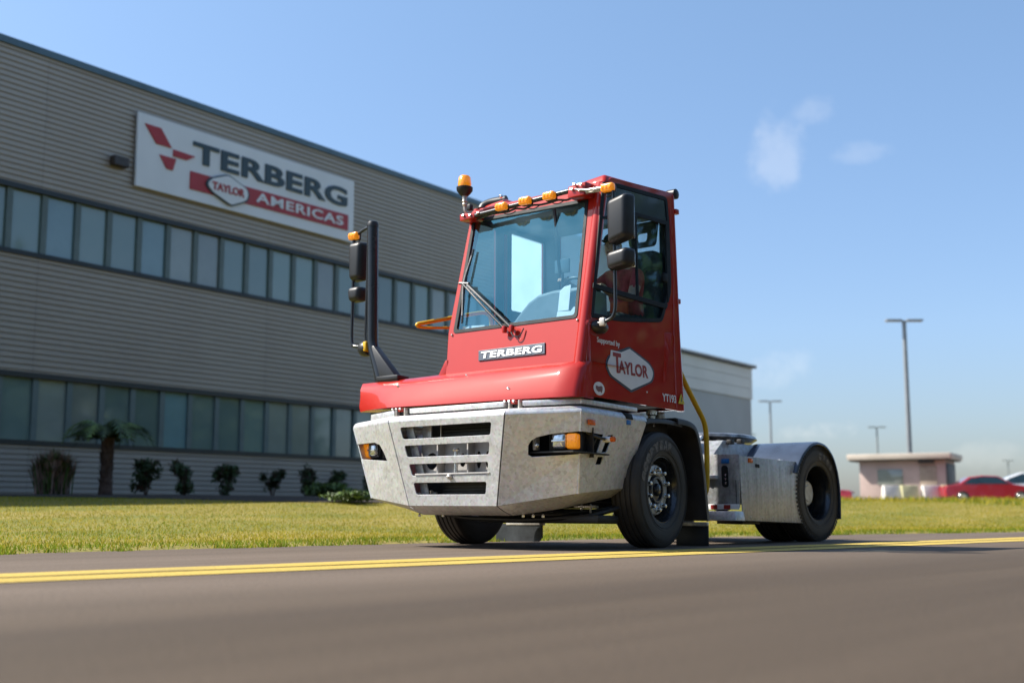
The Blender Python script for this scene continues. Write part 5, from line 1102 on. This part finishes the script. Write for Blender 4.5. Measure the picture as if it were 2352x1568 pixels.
wheel('rear_wheel', (1.078, 3.0, .518), 0, 'rear', 1)
wheel('rear_wheel', (-1.078, 3.0, .518), 0, 'rear', -1)
V, Fc = tube_geo([(-.95, 0, .45), (-.7, 0, .42), (.7, 0, .42), (.95, 0, .45)], .07, 12); mk('front_axle', V, Fc, DARK, TR, 40)
V, Fc = tube_geo([(-.9, 3, .52), (-.3, 3, .52), (0, 3, .52), (.3, 3, .52), (.9, 3, .52)], [.09, .1, .22, .1, .09], 16); mk('rear_axle', V, Fc, DARK, TR, 40)

# ------------------------------------------------------------------ the driver
DZ = lambda y: -.03 * y
def skin_body(name, joints, bones, root, m, parent=None, sub=2):
    me = bpy.data.meshes.new('tmp'); names = list(joints); me.from_pydata([joints[n][0] for n in names], [(names.index(a), names.index(b)) for a, b in bones], [])
    o = bpy.data.objects.new('tmp', me); COL.objects.link(o)
    o.modifiers.new('s', 'SKIN'); sv_ = me.skin_vertices[0].data
    for i, n in enumerate(names):
        r = joints[n][1]; sv_[i].radius = r if isinstance(r, tuple) else (r, r); sv_[i].use_root = (n == root)
    md = o.modifiers.new('d', 'SUBSURF'); md.levels = md.render_levels = sub
    dg = bpy.context.evaluated_depsgraph_get(); dg.update(); ev = o.evaluated_get(dg); me2 = bpy.data.meshes.new_from_object(ev)
    vs_ = [tuple(v.co) for v in me2.vertices]; fs = [tuple(p.vertices) for p in me2.polygons]
    bpy.data.objects.remove(o); bpy.data.meshes.remove(me); bpy.data.meshes.remove(me2)
    return mk(name, vs_, fs, m, parent, 180)
J = {'pelvis': ((.84, .06, 2.06), (.17, .12)), 'belly': ((.83, .04, 2.22), (.16, .12)), 'chest': ((.82, -.02, 2.42), (.18, .12)), 'neckb': ((.815, -.09, 2.58), (.075, .07)), 'neck': ((.81, -.125, 2.645), (.055, .055)), 'jaw': ((.808, -.175, 2.70), (.066, .074)), 'head': ((.808, -.17, 2.775), (.078, .094)), 'crown': ((.808, -.16, 2.835), (.06, .072)),
     'shl': ((1.0, -.04, 2.50), .072), 'ell': ((1.06, -.22, 2.25), .05), 'wrl': ((.99, -.47, 2.27), .034), 'hal': ((.965, -.55, 2.32), (.042, .03)),
     'shr': ((.63, -.04, 2.50), .072), 'elr': ((.53, -.24, 2.32), .05), 'wrr': ((.52, -.45, 2.40), .034), 'har': ((.515, -.52, 2.43), (.042, .034)),
     'kl': ((.96, -.38, 2.05), .085), 'fl': ((.95, -.55, 1.68), .06), 'kr': ((.72, -.38, 2.05), .085), 'fr': ((.72, -.55, 1.68), .06), 'hl': ((.93, .0, 2.03), .1), 'hr': ((.75, .0, 2.03), .1)}
Bn = [('pelvis', 'belly'), ('belly', 'chest'), ('chest', 'neckb'), ('neckb', 'neck'), ('neck', 'jaw'), ('jaw', 'head'), ('head', 'crown'), ('chest', 'shl'), ('shl', 'ell'), ('ell', 'wrl'), ('wrl', 'hal'), ('chest', 'shr'), ('shr', 'elr'), ('elr', 'wrr'), ('wrr', 'har'), ('pelvis', 'hl'), ('hl', 'kl'), ('kl', 'fl'), ('pelvis', 'hr'), ('hr', 'kr'), ('kr', 'fr')]
# fingers: five short bent chains per hand
for hand, base, sx in (('l', V3(.965, -.55, 2.32), -1), ('r', V3(.515, -.52, 2.43), 1)):
    for k in range(5):
        off = (k - 1.6) * .019; th_ = (k == 0)
        a = base + (V3(sx * .035, .0, .02) if th_ else V3(off * .8, -.035, .012)); b_ = a + (V3(sx * .03, -.03, .01) if th_ else V3(0, -.035 - .004 * (2 - abs(k - 2)), .0)); c_ = b_ + (V3(sx * .005, -.025, -.015) if th_ else V3(0, -.012, -.03))
        J[f'{hand}{k}a'] = (tuple(a), .011); J[f'{hand}{k}b'] = (tuple(b_), .0095); J[f'{hand}{k}c'] = (tuple(c_), .008)
        Bn += [('ha' + hand, f'{hand}{k}a'), (f'{hand}{k}a', f'{hand}{k}b'), (f'{hand}{k}b', f'{hand}{k}c')]
ps = skin_body('person', J, Bn, 'pelvis', [SKIN, SHIRT, TROUS])
tag(ps, 'driver in a maroon shirt and dark cap sitting behind the steering wheel', 'person')
mi = []
for p in ps.data.polygons:
    c = p.center; arm = c.y < -.20 and c.z > 2.13 or (abs(c.x - .815) > .255 and c.z < 2.38 and c.z > 2.15)
    if c.z > 2.575 + (.02 if c.y > -.08 else -.015): mi.append(0)
    elif arm: mi.append(0)
    elif c.z < 2.13: mi.append(2)
    else: mi.append(1)
ps.data.polygons.foreach_set('material_index', mi)
V, Fc = lathe_geo([(2.815, .088), (2.85, .084), (2.88, .062), (2.893, .03), (2.895, .001)], 24, 'Z'); mk('cap', [(.808 + q[0] * .95, -.165 + q[1] * 1.12, q[2]) for q in V], Fc, CAPM, ps, 40)
hexa('cap_peak', [(.745, -.25, 2.812), (.871, -.25, 2.812), (.85, -.335, 2.80), (.766, -.335, 2.80), (.745, -.25, 2.822), (.871, -.25, 2.822), (.85, -.335, 2.81), (.766, -.335, 2.81)], CAPM, ps, .004)
hexa('nose', [(.796, -.255, 2.735), (.820, -.255, 2.735), (.820, -.24, 2.735), (.796, -.24, 2.735), (.802, -.262, 2.745), (.814, -.262, 2.745), (.812, -.245, 2.785), (.804, -.245, 2.785)], SKIN, ps, .004)
for s_ in (-1, 1):
    V, Fc = lathe_geo([(-.008, .001), (-.008, .018), (.008, .02), (.01, .001)], 12); mk('ear', [(.808 + s_ * .079 + q[0] * s_, -.15 + q[1] * .8, 2.762 + q[2] * 1.5) for q in V], Fc, SKIN, ps, 40)
    V, Fc = lathe_geo([(0, .001), (.002, .010), (.008, .001)], 10); mk('eye', [(.808 + s_ * .032 + q[1], -.252 - q[0], 2.783 + q[2] * .6) for q in V], Fc, SEAL, ps, 40)
box('mouth', (.808, -.243, 2.708), (.045, .006, .008), DRED, ps, .002)
box('shirt_pocket_cloth', (.86, -.145, 2.18), (.20, .03, .13), ORV, ps, .012)
